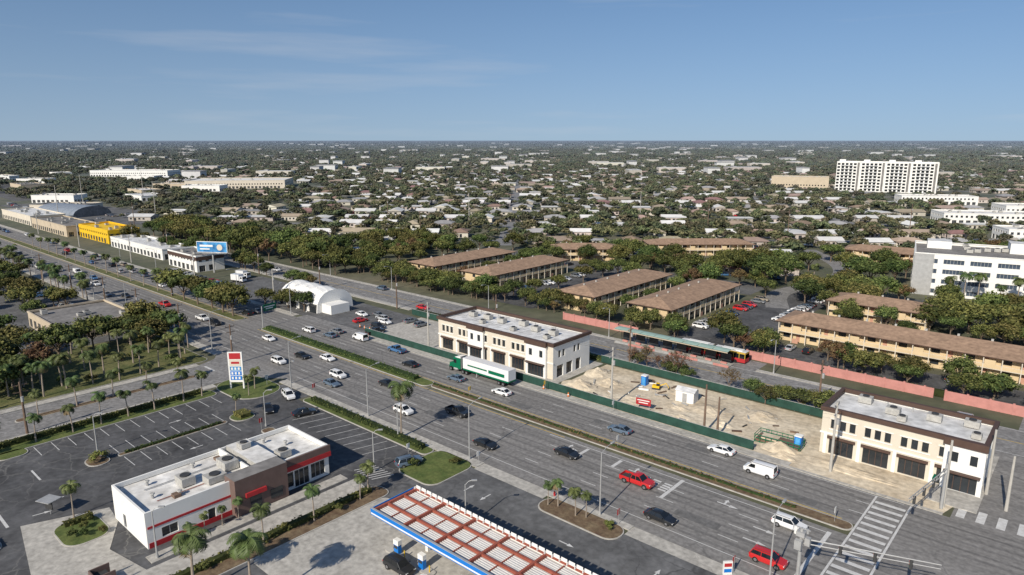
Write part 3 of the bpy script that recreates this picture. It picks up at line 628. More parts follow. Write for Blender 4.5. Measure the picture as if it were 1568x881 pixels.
# grey office
mb=MB();L,W,HH=48,34,15
OG=mat('office_glass',(.06,.08,.11),.15,.2,.3,spec=.6)
for p,q in(((0,0),(L,0)),((L,0),(L,W)),((L,W),(0,W)),((0,W),(0,0))):
    l=math.dist(p,q);o=[]
    for f in range(4):
        for i in range(int(l/8)): o.append((1+i*8,7.2+i*8,.9+f*3.6,2.5+f*3.6))
    mb.wall(p,q,0,HH,o,'white',OG,.35,'metal')
mb.rect(0,L,0,W,14.2,'roofg');parapet(mb,0,L,0,W,HH,HH+.3,.3,'white',.1)
mb.box(-.15,6,-.25,-.12,0,HH,'metal');mb.box(30,40,20,28,14.2,18,'white','rolled');mb.box(4,12,22,30,14.2,17,'white','rolled')
for i in range(9): mb.rect(4+i*3,4.15+i*3,3,9,14.21,'wpaint')
for i in range(7): hvac(mb,14+R.uniform(0,14),12+R.uniform(0,18),14.2,2,2,1.4)
mb.build('office_building',(-52,280,0),.2)
# tower
mb=MB();L,W,HH=96,22,31
for p,q in(((0,0),(L,0)),((L,0),(L,W)),((L,W),(0,W)),((0,W),(0,0))):
    l=math.dist(p,q);o=[]
    for f in range(9):
        for i in range(int(l/4)):
            if i%6==5: continue
            o.append((.7+i*4,3.4+i*4,.9+f*3.4,3.1+f*3.4))
    mb.wall(p,q,0,HH,o,'white','glass',.9)
for f in range(9):
    for i in range(4): mb.box(4.2+i*24,16+i*24,-1.2,-.01,.2+f*3.4,.9+f*3.4,'rolled')
for i in range(4): mb.box(19.5+i*24,23.4+i*24,-1.6,-.01,0,HH+1.5,'white');mb.box(20.4+i*24,22.5+i*24,-1.7,-1.61,1,HH,'roofg')
for i in range(4): mb.box(2+i*24,8+i*24,5,12,HH,HH+3,'white')
mb.rect(0,L,0,W,HH-.1,'rolled');parapet(mb,0,L,0,W,HH,HH+1,.3,'white',.1)
mb.build('apartment_tower',(-236,808,0),.2)
flat('parking_garage',0,60,0,24,14,'beige','rolled',rz=.3,loc=(-300,790,0))
for x,y,w,d,hh in((-60,560,70,24,7),(-30,640,80,24,8),(-120,700,60,20,7),(-20,480,60,20,7)): flat('flat_roof_building',-w/2,w/2,-d/2,d/2,hh,'white','roofw',rz=.5,loc=(x,y,0))
# ------------------------------------------------------------------ pink wall, station, bus
mb=MB();
for a,b in((-125,-98),(-66,-24),(-22,-5)):
    mb.box(a,b,166,166.2,0,2.2,'pink');x=a
    while x<b: mb.box(x,x+.4,165.9,166.3,0,2.4,'pink');x+=4
mb.build('boundary_wall')
M['turq']=mat('station_roof_green',(.30,.42,.36),.6,.12,.5)
M['busyel']=mat('bus_yellow',(.50,.33,.05),.5,.1,1)
mb=MB();mb.box(-99,-66,155.2,158.6,0,.35,'conc')
for i in range(8):
    x=-98.5+i*4.1;mb.cyl((x,158.2,.35),(x,158.2,3.6),.1,.1,8,'dark');mb.cyl((x,158.2,3),(x,154.8,4.2),.06,.06,6,'dark')
    n=6
    for k in range(n):
        f=lambda t:(154.2+5.4*t,4.4-.9*(t)**2+.3*math.sin(t*3))
        p,q=f(k/n),f((k+1)/n);mb.face([(x-.1,p[0],p[1]),(x+3.9,p[0],p[1]),(x+3.9,q[0],q[1]),(x-.1,q[0],q[1])],'turq')
    mb.box(x+.4,x+3.2,158.3,158.35,.8,2.8,'glass');mb.box(x-.15,x+3.95,154.05,154.15,4.15,4.35,'beige');mb.box(x+1,x+2.6,157,157.4,.35,.8,'pink');mb.box(x-.1,x+3.95,155.12,155.18,.1,.7,'pink' if i%3 else 'metal')
mb.build('bus_station')
def bus(x,y,rz):
    mb=MB()
    for a,b in((-9,-.6),(.2,9)):
        mb.box(a,b,-1.27,1.27,.4,1.4,'red');mb.box(a,b,-1.25,1.25,1.4,2.6,'carglass');mb.box(a,b,-1.27,1.27,2.6,3.05,'busyel','rolled');mb.box(a+1,b-2,-.8,.8,3.05,3.3,'white')
        for t in np.arange(a,b,1.5): mb.box(t,t+.15,-1.28,1.28,1.4,2.6,'busyel')
    mb.box(-.6,.2,-1.1,1.1,.5,2.9,'dark')
    for wx in(-6.5,-2,6): 
        for s in(-1,1): mb.cyl((wx,1.0*s,.48),(wx,1.3*s,.48),.48,.48,12,'tyre')
    mb.build('articulated_bus',(x,y,0),rz)
bus(-73,161.8,math.pi)
# ------------------------------------------------------------------ vehicles
PAINT={}
for n,c in dict(white=(.75,.75,.74),black=(.015,.016,.018),grey=(.16,.17,.18),silver=(.42,.43,.44),red=(.5,.02,.02),blue=(.06,.15,.30),slate=(.10,.14,.19),tan=(.30,.26,.2)).items(): PAINT[n]=mat('car_paint_'+n,c,.3,.03,1,coat=.6,spec=.5)
VC={}
def ring(x,z0,zt,hw):
    h=zt-z0;half=[(hw*.86,z0),(hw,z0+.22*h),(hw,zt-.25*h),(hw*.92,zt)]
    return [(x,y,z) for y,z in half]+[(x,-y,z) for y,z in half[::-1]]
def vehicle(kind,colr):
    if (kind,colr) in VC: return VC[(kind,colr)]
    pm=PAINT[colr];mb=MB()
    S=dict(
     sedan=([(2.4,.38,.6,.66),(2.28,.24,.72,.82),(1.6,.2,.84,.90),(.95,.2,.93,.91),(-1.5,.2,.97,.91),(-2.2,.24,.93,.86),(-2.4,.42,.84,.74)],(1.05,-1.95,.3,-1.15,1.44,.83,.62),.33,1.42),
     suv=([(2.35,.42,.8,.72),(2.22,.3,.96,.86),(1.5,.26,1.04,.93),(.95,.26,1.08,.94),(-2.0,.26,1.1,.94),(-2.3,.34,1.05,.88)],(1.15,-2.25,.45,-1.9,1.7,.86,.68),.38,1.4),
     pickup=([(2.85,.5,.95,.84),(2.7,.36,1.1,.95),(1.9,.34,1.16,1.0),(1.3,.34,1.18,1.0),(-.75,.34,1.16,1.0),(-.8,.34,.8,1.0),(-2.75,.36,.8,.98),(-2.85,.5,.78,.9)],(1.45,-.75,.75,-.5,1.86,.92,.76),.42,1.85),
     van=([(2.6,.4,.9,.8),(2.45,.3,1.05,.94),(1.9,.28,1.15,.98),(-2.4,.28,1.15,.98),(-2.6,.34,1.1,.94)],(2.1,-2.58,1.2,-2.5,2.05,.93,.82),.36,1.6))[kind]
    secs,gh,wr,wx=S;rings=[ring(*s) for s in secs];n=8
    for i in range(len(rings)-1):
        vs=rings[i]+rings[i+1];mb.mesh(vs,[(k,(k+1)%n,n+(k+1)%n,n+k)[::-1] for k in range(n)],pm)
    mb.mesh(rings[0],[tuple(range(n))],pm);mb.mesh(rings[-1],[tuple(range(n-1,-1,-1))],pm)
    xf,xr,tf,trr,zt,hb,ht=gh
    def zb(x):
        for i in range(len(secs)-1):
            if secs[i][0]>=x>=secs[i+1][0]: t=(secs[i][0]-x)/(secs[i][0]-secs[i+1][0]+1e-6);return secs[i][2]*(1-t)+secs[i+1][2]*t-.02
        return secs[-1][2]
    b=[(xf,-hb,zb(xf)),(xf,hb,zb(xf)),(xr,hb,zb(xr)),(xr,-hb,zb(xr))];t=[(tf,-ht,zt-.05),(tf,ht,zt-.05),(trr,ht,zt-.05),(trr,-ht,zt-.05)]
    vs=b+t;mb.mesh(vs,[(0,1,5,4),(2,3,7,6)],'carglass')
    sm=pm if kind=='van' else 'carglass';mb.mesh(vs,[(1,2,6,5),(3,0,4,7)],sm)
    if kind=='van':
        for s in(-1,1):
            mb.face([(1.75,s*(hb+.0),1.22),(.55,s*(hb+.0),1.22),(.55,s*(ht+.035),1.85),(1.25,s*(ht+.035),1.85)],'carglass')
    c=[(tf-.1,-ht+.12,zt+.02),(tf-.1,ht-.12,zt+.02),(trr+.1,ht-.12,zt+.02),(trr+.1,-ht+.12,zt+.02)]
    mb.mesh(t+c,[(0,1,5,4),(1,2,6,5),(2,3,7,6),(3,0,4,7),(4,5,6,7)],pm)
    for i in range(4): mb.cyl(b[i],t[i],.05,.045,5,pm,False)
    for o in(1,-1):
        for q in((.5,) if kind!='van' else ()):
            xm=(xf*.45+xr*.55);xt=(tf+trr)/2;mb.cyl((xm,o*hb,zb(xm)),(xt,o*ht,zt-.05),.05,.045,5,pm,False)
        mb.cyl(t[0 if o<0 else 1],t[3 if o<0 else 2],.04,.04,5,pm,False)
    hw=secs[2][3]
    for sx in(-1,1):
        for sy in(-1,1):
            x=sx*wx;mb.cyl((x,sy*(hw-.3),wr+.04),(x,sy*(hw+.008),wr+.04),wr+.07,wr+.07,14,'dark')
            mb.cyl((x,sy*(hw-.2),wr),(x,sy*(hw+.03),wr),wr,wr,14,'tyre');mb.cyl((x,sy*(hw+.02),wr),(x,sy*(hw+.04),wr),wr*.6,wr*.6,10,'rim')
    f=secs[1][0];rr=secs[-1][0];z1=secs[1][2]
    for s in(-1,1):
        mb.obox((f+.02,s*secs[1][3]*.75,z1-.14),(.16,.36,.14),0,'head');mb.obox((rr+.02,s*secs[-1][3]*.86,secs[-2][2]-.2),(.12,.26,.2),0,'tail');mb.obox((xf-.25,s*(hb+.16),zb(xf)+.12),(.12,.2,.14),0,pm)
    mb.obox((f+.08,0,z1-.3),(.06,.9,.16),0,'dark')
    if kind=='pickup':
        for s in(-1,1): mb.box(-2.83,-.78,s*.97-.04,s*.97+.04,.78,1.17,pm)
        mb.box(-2.86,-2.78,-.93,.93,.78,1.15,pm);mb.box(-2.75,-.8,-.9,.9,.79,.81,'dark')
    if kind in('suv','van'):
        for s in(-1,1): mb.box(trr+.15,tf-.15,s*(ht-.1)-.02,s*(ht-.1)+.02,zt+.03,zt+.08,'dark')
    me=mb.data('vehicle',smooth=35);VC[(kind,colr)]=me;return me
NM=dict(sedan='car',suv='suv',pickup='pickup_truck',van='van')
def V(kind,c,x,y,rz=0,parked=False,z=.045):
    inst(('parked_' if parked else '')+NM[kind],vehicle(kind,c),(x,y,z),rz+R.uniform(-.02,.02))
pi=math.pi
for k,c,x,y in(('suv','white',-172,105.2),('sedan','grey',-165,110),('sedan','slate',-163,106.3),('van','white',-154,110.2),('pickup','blue',-137.5,109.8),('sedan','black',-126,104.6),('sedan','slate',-110,105.0) ,('sedan','white',-96,105.4),('sedan','slate',-65.5,105.6),('sedan','white',-47,110.2),('van','white',-38.6,106.8)): V(k,c,x,y,pi)
for k,c,x,y in(('sedan','white',-173,93),('suv','white',-152.5,84.2),('sedan','black',-152,90.5),('sedan','white',-145.5,93.8),('suv','white',-132.5,88),('sedan','slate',-129,83.8),('sedan','black',-119,92),('suv','white',-104,84.2),('pickup','black',-95,91),('sedan','black',-80.5,83.9),('sedan','black',-67,90.8),('pickup','red',-52.3,90.2),('sedan','black',-44,83),('suv','white',-29,93.6),('suv','red',-28,83.2)): V(k,c,x,y,0)
V('suv','white',-129.5,73.2,-.25,z=.02);V('sedan','black',-126,66.4,-.4,z=.02);V('sedan','black',-118.5,70.2,1.3,True);V('suv','slate',-85.5,70,1.3,True,z=.02)
for x,y,k,c in((-171,130,'sedan','grey'),(-170,122,'sedan','red'),(-163,126,'sedan','white'),(-167,128,'suv','silver'),(-160,121,'suv','black'),(-158,132,'sedan','grey'),(-176,127,'sedan','white'),(-156,117,'pickup','black'),(-152,131,'suv','grey')): V(k,c,x,y,R.choice([0,pi,1.5]),True,z=.02)
V('suv','black',-63.5,49.8,0,z=.05);V('sedan','white',-57.5,49.6,0,z=.05);V('suv','black',-46,49.5,0,z=.05)
x=-185
cols=['white','black','grey','silver','slate','white','grey','blue','tan','silver','white','black','red']
while x>-620:
    x-=R.uniform(7,26);V(R.choice(['sedan','suv','suv','pickup','van']),R.choice(cols),x,R.choice([83.6,87.2,90.8]),0)
    if R.random()<.9: V(R.choice(['sedan','suv','suv','pickup']),R.choice(cols),x+R.uniform(-5,5),R.choice([103.2,106.7,110.2]),pi)
for q in range(14): V('sedan' if q%2 else 'suv',R.choice(cols),-20-q*31+R.uniform(-9,9),R.choice([145.7,148.8]) if q%3 else 155.4,0 if q%3 else pi) if q not in(2,3) else None
for i in range(14):
    V(R.choice(['sedan','suv']),R.choice(cols),-145,182+i*3.4,pi,True,z=.02) if R.random()<.75 else None
    V(R.choice(['sedan','suv']),R.choice(cols),-161.5,182+i*3.4,0,True,z=.02) if R.random()<.6 else None
    V(R.choice(['sedan','suv','pickup']),R.choice(cols),-88,185+i*3.6,0,True,z=.02) if R.random()<.75 else None
    V(R.choice(['sedan','suv']),R.choice(cols),-73,208+i*3.3,pi,True,z=.02) if R.random()<.6 else None
    V(R.choice(['sedan','suv']),R.choice(cols),-60+i*4.6,181,h,True,z=.02) if R.random()<.3 else None
    V(R.choice(['sedan','suv']),R.choice(cols),-64+i*4.6,209,h,True,z=.02) if R.random()<.5 else None
    V(R.choice(['sedan','suv']),R.choice(cols),-215+i*7,243,h,True,z=.02) if R.random()<.6 else None
    V(R.choice(['sedan','suv']),R.choice(cols),-255-i*3.6,119.5,h,True,z=.02) if R.random()<.7 else None
    V(R.choice(['sedan','suv']),R.choice(cols),-246-i*3.2,R.choice([46,68]),h,True,z=.02) if R.random()<.6 else None
for i in range(60):
    x=-720+R.uniform(0,200);y=R.choice([158,170,182,194])+R.uniform(-.6,.6)
    if not any(math.hypot(x-a,y-b)<32 for a,b in CB+[(-590,168)]): V(R.choice(['sedan','suv','van']),R.choice(cols),x,y,h,True,z=.02)
# semi truck
mb=MB();W=PAINT['white']
mb.box(-15.2,-.6,-1.28,1.28,1.15,4.05,W);mb.box(-15.22,-.58,-1.3,1.3,1.15,1.5,'green');mb.box(-14,-9.0,-1.3,-1.281,2.1,2.9,'green');mb.box(-14,-9.0,1.281,1.3,2.1,2.9,'green');mb.box(-8.5,-2.2,1.281,1.3,2.4,2.75,'green');mb.box(-15,-.8,-.5,.5,.85,1.14,'dark')
mb.box(.3,2.7,-1.2,1.2,.9,3.6,'green');mb.face([(.3,-1.1,3.61),(.3,1.1,3.61),(2.3,1.1,3.62),(2.3,-1.1,3.62)],W)
mb.face([(.35,-1.1,4.05),(.35,1.1,4.05),(2.4,1.0,3.63),(2.4,-1.0,3.63)][::-1],W);mb.face([(.35,-1.1,3.63),(.35,-1.1,4.05),(2.4,-1.0,3.63)],W);mb.face([(.35,1.1,3.63),(2.4,1.0,3.63),(.35,1.1,4.05)],W)
mb.box(2.71,2.74,-1.05,1.05,2.3,3.3,'carglass');mb.box(1.7,2.6,-1.22,-1.201,2.2,3.1,'carglass');mb.box(1.7,2.6,1.201,1.22,2.2,3.1,'carglass')
mb.mesh([(2.7,-1.0,.8),(4.6,-.8,.8),(4.6,.8,.8),(2.7,1.0,.8),(2.7,-1.0,2.2),(4.5,-.75,1.8),(4.5,.75,1.8),(2.7,1.0,2.2)],[(0,1,5,4),(1,2,6,5),(2,3,7,6),(4,5,6,7)],'green')
mb.box(4.6,4.7,-1.1,1.1,.5,.9,'metal');mb.box(-2.6,4.4,-.45,.45,.6,.95,'dark')
for s in(-1,1): mb.cyl((.15,s*1.05,1),(.15,s*1.05,4.2),.08,.08,6,'metal');mb.cyl((1.2,s*1.0,.75),(2.6,s*1.0,.75),.32,.32,10,'metal')
for wx in(3.6,-.5,-1.7,-12.2,-13.5):
    for s in(-1,1): mb.cyl((wx,s*.85,.5),(wx,s*1.25,.5),.5,.5,14,'tyre');mb.cyl((wx,s*1.24,.5),(wx,s*1.27,.5),.28,.28,10,'rim')
for s in(-1,1): mb.box(-5,-4.8,s*.9-.1,s*.9+.1,.1,1.1,'metal')
mb.build('semi_truck',(-112.5,110.4,.045),pi)
mb=MB();mb.box(-3,1.2,-1.2,1.2,.9,3.2,W);mb.box(1.4,3,-1.1,1.1,.6,2.5,W);mb.box(3.0,3.03,-.95,.95,1.5,2.3,'carglass');mb.box(1.8,2.7,-1.12,1.12,1.6,2.3,'carglass');mb.box(-2.9,2.95,-.5,.5,.5,.89,'dark')
for wx in(2.2,-1.8):
    for s in(-1,1): mb.cyl((wx,s*.8,.45),(wx,s*1.15,.45),.45,.45,12,'tyre')
me=mb.data('bt');inst('box_truck',me,(-262,132,0),.3);inst('box_truck',me,(-256,127,0),.3)
# ------------------------------------------------------------------ poles and lamps
def lamp(x,y,rz=h,H=10.6,arm=2.6,name='street_lamp'):
    mb=MB();mb.cyl((0,0,0),(0,0,.5),.22,.2,8,'metal');mb.cyl((0,0,.5),(0,0,H-.6),.13,.075,8,'metal')
    mb.cyl((0,0,H-.7),(arm*.5,0,H-.15),.05,.045,6,'metal');mb.cyl((arm*.5,0,H-.15),(arm,0,H),.045,.04,6,'metal');mb.obox((arm+.3,0,H),(.8,.32,.14),0,'metal');mb.build(name,(x,y,.1),rz)
for x in(-79,-51.5,-26,-108,-137,-176,-205,-235,-265,-300,-335,-370,-410): lamp(x,78.3)
for x in(-195,-230,-265,-300,-340): lamp(x,113.2,-h)
for x in(-103,-56,-150,-240,-200): lamp(x,158.5,-h,9)
for x in(-132,-95): lamp(x,75.4,0,7.5,1.2,'parking_lamp')
for x,y in((-88,64.5),(-119,62),(-131,36),(-90,30),(-64,62.5)): lamp(x,y,.8,7.5,1.0,'parking_lamp')
def cpole(x,y,H,m='pole',cross=True):
    mb=MB();mb.cyl((0,0,0),(0,0,H),.26,.16,8,m)
    if cross:
        for zz in(H-.6,H-2.0): mb.obox((0,0,zz),(.12,2.4,.14),0,'wood' if m=='wood' else 'metal')
        for yy in(-1.1,0,1.1): mb.cyl((0,yy,H-.55),(0,yy,H-.2),.06,.05,6,'dark')
        mb.cyl((.35,0,H-3.8),(.35,0,H-2.8),.26,.26,8,'metal')
    mb.build('utility_pole',(x,y,0))
PX=[(-133,117,13),(-74,115.6,13),(-30,115.6,12.5),(-210,116,12.5),(-270,116,12.5),(-335,116,12.5),(-405,116,12.5),(-480,117,13)]
for x,y,H_ in PX: cpole(x,y,H_)
for x,y,H_ in((-53,115.6,10),(-13.4,115,11),(-9,124,11),(-6,120,9),(-50.5,116,8)): cpole(x,y,H_,'wood' if x<-40 else 'pole',False)
for x in range(-400,0,45): cpole(x,140.5,11.5,'wood')
for x,y in((-160,76),(-192,77),(-222,77),(-250,77),(-284,77),(-320,77),(-150,30),(-168,20)): cpole(x,y,10.5,'wood')
mb=MB();pp=sorted(PX)
for i in range(len(pp)-1):
    a,b=pp[i],pp[i+1]
    for dy in(-1.1,0,1.1):
        prev=None
        for k in range(9):
            t=k/8;p=(a[0]+(b[0]-a[0])*t,a[1]+(b[1]-a[1])*t+dy,(a[2]*(1-t)+b[2]*t)-.2-4*t*(1-t)*1.2)
            if prev: mb.cyl(prev,p,.018,.018,3,'dark',False)
            prev=p
for x in range(-400,-50,45):
    for dy in(-1.1,1.1):
        prev=None
        for k in range(7):
            t=k/6;p=(x+45*t,140.5+dy,11.3-4*t*(1-t)*.9)
            if prev: mb.cyl(prev,p,.015,.015,3,'dark',False)
            prev=p
mb.build('power_lines')
def sighead(mb,x,y,z):
    mb.box(x-.16,x+.16,y-.2,y+.2,z-1.1,z,'dark')
    for i,m in enumerate(('tail','orange','green')): mb.cyl((x-.17,y,z-.2-i*.34),(x-.2,y,z-.2-i*.34),.1,.1,8,m)
mb=MB();mb.cyl((0,0,0),(0,0,7.4),.25,.18,10,'metal')
for a,b in(((0,0,6.6),(-2,-15,7.2)),((0,0,5.9),(-2,-15,6.75))): mb.cyl(a,b,.1,.06,6,'metal')
for i in range(12): t=i/12;mb.cyl((-2*t,-15*t,6.6+.6*t),(-2*(t+.04),-15*(t+.04),5.9+.85*t),.03,.03,4,'metal')
for t in(.35,.6,.85): sighead(mb,-2*t,-15*t,6.2+.6*t)
mb.box(-1.2,-.9,-3.8,-2.2,5.6,6.2,'green');mb.build('traffic_signal',(-13.5,114.2,.1))
mb=MB();mb.cyl((0,0,0),(0,0,9),.25,.2,10,'metal');mb.cyl((0,0,7.6),(14,4,8.2),.1,.06,6,'metal');mb.cyl((0,0,7),(14,4,7.7),.08,.05,6,'metal')
mb.box(-.5,.5,-.5,.5,8,8.6,'metal');mb.box(-.4,.4,-1.2,-.6,6.6,7.8,'metal');mb.box(.5,1.1,-.3,.3,7,8,'metal');mb.cyl((-.7,0,9),(-.7,0,8),.2,.2,8,'white');mb.cyl((.7,0,9.1),(.7,0,8.5),.15,.15,8,'metal');mb.box(-1,1,-.06,.06,8.9,9.02,'metal')
for t in(.3,.55,.8): sighead(mb,14*t,4*t,7.6+.5*t)
mb.build('traffic_signal',(-23,79.2,.1))
mb=MB();mb.box(-1.6,-1.3,-.2,.2,0,8.6,'white');mb.box(1.3,1.6,-.2,.2,0,8.6,'white')
mb.box(-1.3,1.3,-.18,.18,1.6,8.6,'white');mb.box(-1.25,1.25,-.22,-.182,7,8.4,'red');mb.box(-1.25,1.25,-.22,-.182,5.4,6.9,'cream');mb.box(-.9,.9,-.24,-.222,5.9,6.4,'red')
for i,zz in enumerate((4.3,3.2,2.1)): mb.box(-1.25,1.25,-.22,-.182,zz,zz+.95,'blue' if i else 'bblue');[mb.box(-1+j*.75,-.6+j*.75,-.24,-.222,zz+.2,zz+.75,'white') for j in range(3)]
mb.build('gas_price_sign',(-143,68.5,.1),.75)
mb=MB();mb.cyl((0,0,0),(0,0,6.6),.16,.13,8,'metal');mb.cyl((0,0,6),(0,5,6.2),.08,.06,6,'metal');mb.box(-.06,.06,.6,5.2,4.9,6.9,'green');mb.box(.061,.075,1,4.6,6,6.3,'white');mb.box(.061,.075,1.4,4,5.4,5.7,'white');mb.build('highway_sign',(-186,98.5,.1),.15)
def rsign(x,y,c='white',H=2.4,rz=0):
    mb=MB();mb.cyl((0,0,0),(0,0,H),.035,.035,6,'metal');mb.box(-.04-.035,-.036,-.35,.35,H-.9,H,c);mb.build('traffic_sign',(x,y,.1),rz)
for x,y,c in((-24.5,99.5,'white'),(-62,99.5,'white'),(-100,99.5,'yellow'),(-48,78,'red'),(-30.5,78,'red'),(-76.5,78,'white'),(-118,60.5,'red'),(-140,74,'white'),(-72,113.3,'white'),(-90,113.3,'yellow'),(-88,72,'white'),(-127,78,'red')): rsign(x,y,c)
mb=MB();mb.box(-.6,.6,-.15,.15,0,1.9,'white');mb.box(-.5,.5,-.17,-.151,1.2,1.7,'red');mb.box(-.5,.5,-.17,-.151,.4,.9,'blue');mb.build('monument_sign',(-31,77.2,.1),.8)
mb=MB();mb.cyl((0,0,0),(0,0,.7),.17,.15,10,'red');mb.cyl((0,0,.7),(0,0,.85),.15,.05,10,'red');mb.cyl((0,-.25,.5),(0,.25,.5),.07,.07,8,'red');mb.build('fire_hydrant',(-60,78.2,.1))
for x,y in((-91,114.0),(-84,113.9),(-157,116),(-160,118),(-162.5,118),(-165,118.2)):
    mb=MB();mb.cyl((0,0,0),(0,0,.9),.22,.12,10,'orange');mb.cyl((0,0,.4),(0,0,.6),.2,.17,10,'white');mb.box(-.3,.3,-.3,.3,0,.06,'dark');mb.build('traffic_barrel',(x,y,.1))
mb=MB();mb.cyl((0,0,0),(0,0,2.4),.06,.06,6,'metal');mb.box(-.7,.7,-.2,-.07,.9,2.3,'dark');mb.box(-1.3,1.3,-1.1,1.1,2.4,2.5,'metal');mb.build('menu_board',(-113.5,24,.05),.4)
mb=MB();mb.box(0,2.4,0,.15,0,2.0,'brownw');mb.box(0,.15,.15,2.4,0,2,'brownw');mb.box(2.25,2.4,.15,2.4,0,2,'brownw');mb.box(.3,2.1,.5,1.9,0,1.4,'green','dark');mb.build('dumpster_enclosure',(-90.5,22,.05))
# ------------------------------------------------------------------ mid trees
def row(x0,x1,y0,y1,n,s0,s1,br=.1):
    for i in range(n): T(R.uniform(x0,x1),R.uniform(y0,y1),R.uniform(s0,s1),brown=R.random()<br)
row(-430,-268,141,142.5,16,.8,1.15);row(-430,-262,158,180,64,1.05,1.45);row(-270,-236,160,182,14,.9,1.25);row(-236,-145,165,176,46,.6,.95,.05)
row(-145,-60,169,176,12,.5,.75);row(-262,-222,139,141.5,8,.5,.7)
for x,y,s in((-76,175,1.0),(-72,172,.9),(-150,236,1),(-145,245,1.1),(-66,281,1.3),(-72,288,1.2),(-60,292,1.2),(-96,254,1.2),(-100,262,1.3),(-93,268,1.2),(-104,250,1),(-114,273,1.2),(-118,262,1.1),(-110,285,1.2),(-27,231,1.3),(-20,236,1.3),(-34,240,1.2),(-12,228,1.3),(-24,246,1.2),(-5,238,1.3),(-8,250,1.3),(-16,222,1.0),(-36,226,1),(-30,170,.6),(-47,140.5,.5),(-43,139.5,.6),(-38,139.6,.6),(-50,138,.45),(-19,170,.7),(-14,173,.8),(-5,172,.8),(-2,180,.6),(-57,262,1),(-120,238,.9),(-112,240,1),(-165,272,1.1),(-190,245,1),(-196,240,.9),(-225,240,1),(-230,228,1),(-190,172,.8),(-218,172,.8),(-158,180,.8),(-155,172,.8),(-2,226,1.3),(0,244,1.3),(-15,240,1.2),(-80,300,1.2),(-95,300,1.2),(-150,262,1.1),(-153,186,.8),(-153,200,.7),(-153,216,.8),(-104,290,1.2),(-125,285,1.1),(-62,252,1),(-90,240,.9),(-130,262,1.2),(-70,318,1.2),(-60,310,1.2),(-95,330,1.1),(-40,215,.6),(-193,190,.7),(-193,205,.7),(-193,220,.8),(-116,190,.7),(-116,205,.6),(-116,222,.8)): T(x,y,s,brown=R.random()<.06)
for x in(-46,-41,-37,-31,-26): P(x+6,276,1.2)
P(-70,262,1.1);P(-84,272,1.1)
for x,y in((-84,139.8),(-80,140.3),(-76,139.5),(-72,140.2),(-59,140)): inst('bare_tree',R.choice(BARE),(x,y,0),R.uniform(0,6),R.uniform(.7,.95))
hedge('hedge_row',-165,-100,139.2,141,1.6,dens=3);hedge('hedge_row',-100,-40,139.2,140.8,1.0,dens=4);hedge('hedge_row',-66,-20,167.2,168.4,1.6,dens=3)
row(-36,-14,138,141,7,.3,.5);row(-66,2,170,178,14,.55,.9);row(-58,-36,139,141,6,.4,.6);row(-92,-66,140,141.4,5,.4,.55);row(-92,-68,236,262,6,.9,1.2);row(-60,0,218,223,8,.6,.9);row(-138,-92,172,176,7,.6,.8);row(-215,-100,229,240,12,.7,1.0);row(-66,-54,205,250,5,.8,1.1)
row(-300,-236,184,250,44,.7,1.2);row(-236,-95,250,285,30,.7,1.15);row(-60,0,255,272,10,.7,1.1);row(-52,0,325,380,24,1,1.3)
# ------------------------------------------------------------------ suburb
e1=Vector((.766,.643));e2=Vector((-.643,.766))
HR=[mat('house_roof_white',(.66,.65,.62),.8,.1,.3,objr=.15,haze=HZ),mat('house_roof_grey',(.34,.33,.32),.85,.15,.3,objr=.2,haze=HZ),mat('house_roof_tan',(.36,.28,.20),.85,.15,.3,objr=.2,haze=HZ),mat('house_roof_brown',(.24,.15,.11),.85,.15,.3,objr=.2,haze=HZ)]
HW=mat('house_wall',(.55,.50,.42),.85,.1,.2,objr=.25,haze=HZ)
HM=[]
for i in range(8):
    r=random.Random(i);mb=MB();a,b,H_=r.uniform(6.5,9),r.uniform(4.2,5.6),2.9;rm=HR[[0,1,2,3,0,1,0,2][i]]
    for p,q in(((-a,-b),(a,-b)),((a,-b),(a,b)),((a,b),(-a,b)),((-a,b),(-a,-b))):
        l=math.dist(p,q);mb.wall(p,q,0,H_,[(1.2+k*3.2,2.8+k*3.2,.9 if k%3!=1 else .05,2.1) for k in range(int((l-2)/3.2))],HW)
    ox,oy,hr=a+.6,b+.6,(1.7 if i not in(0,5) else .5)
    E=[(-ox,-oy,H_),(ox,-oy,H_),(ox,oy,H_),(-ox,oy,H_)];g=oy*.9 if i%2 else 0
    r0,r1=(-ox+g,0,H_+hr),(ox-g,0,H_+hr)
    mb.face([E[0],E[1],r1,r0],rm);mb.face([E[1],E[2],r1],rm if g else HW);mb.face([E[2],E[3],r0,r1],rm);mb.face([E[3],E[0],r0],rm if g else HW)
    mb.face([(p[0],p[1],H_-.02) for p in E[::-1]],HW)
    s=r.choice((-1,1));x0_=s*a*.3;mb.box(min(x0_,s*a),max(x0_,s*a),-b-3.5,-b-.01,2.4,2.6,rm);mb.box(s*a-.1,s*a+.1,-b-3.4,-b-3.2,0,2.4,HW)
    HM.append(mb.data('house'))
def vis(x,y,lo=3,hi=97):
    a=math.degrees(math.atan2(y,-x));return lo<a<hi
resv=[(-62,45,262,335),(-250,-90,775,860),(-900,-700,330,480),(-1250,-1050,350,490),(-320,-230,770,840),(-110,20,540,575),(-80,20,620,665),(-160,-85,685,720),(-60,15,465,500)]
def ok(x,y,tr=False):
    if x>-262 and y<(268 if x<-55 else 262): return False
    if x<=-262 and y<182: return False
    if x<-540 and y<340+(-x-560)*.12:
        if not tr: return False
        if y<150 or (-725<x<-470 and y<205): return False
        if any(math.hypot(x-a,y-b)<30 for a,b in CB): return False
    if math.hypot(x+152,y-311)<30 or math.hypot(x+75,y-345)<22 or math.hypot(x+185,y-262)<18: return False
    if -100<x<-72 and y<365: return False
    return not any(a-5<x<b+5 and c-5<y<d+5 for a,b,c,d in resv)
SA,SB=230,76
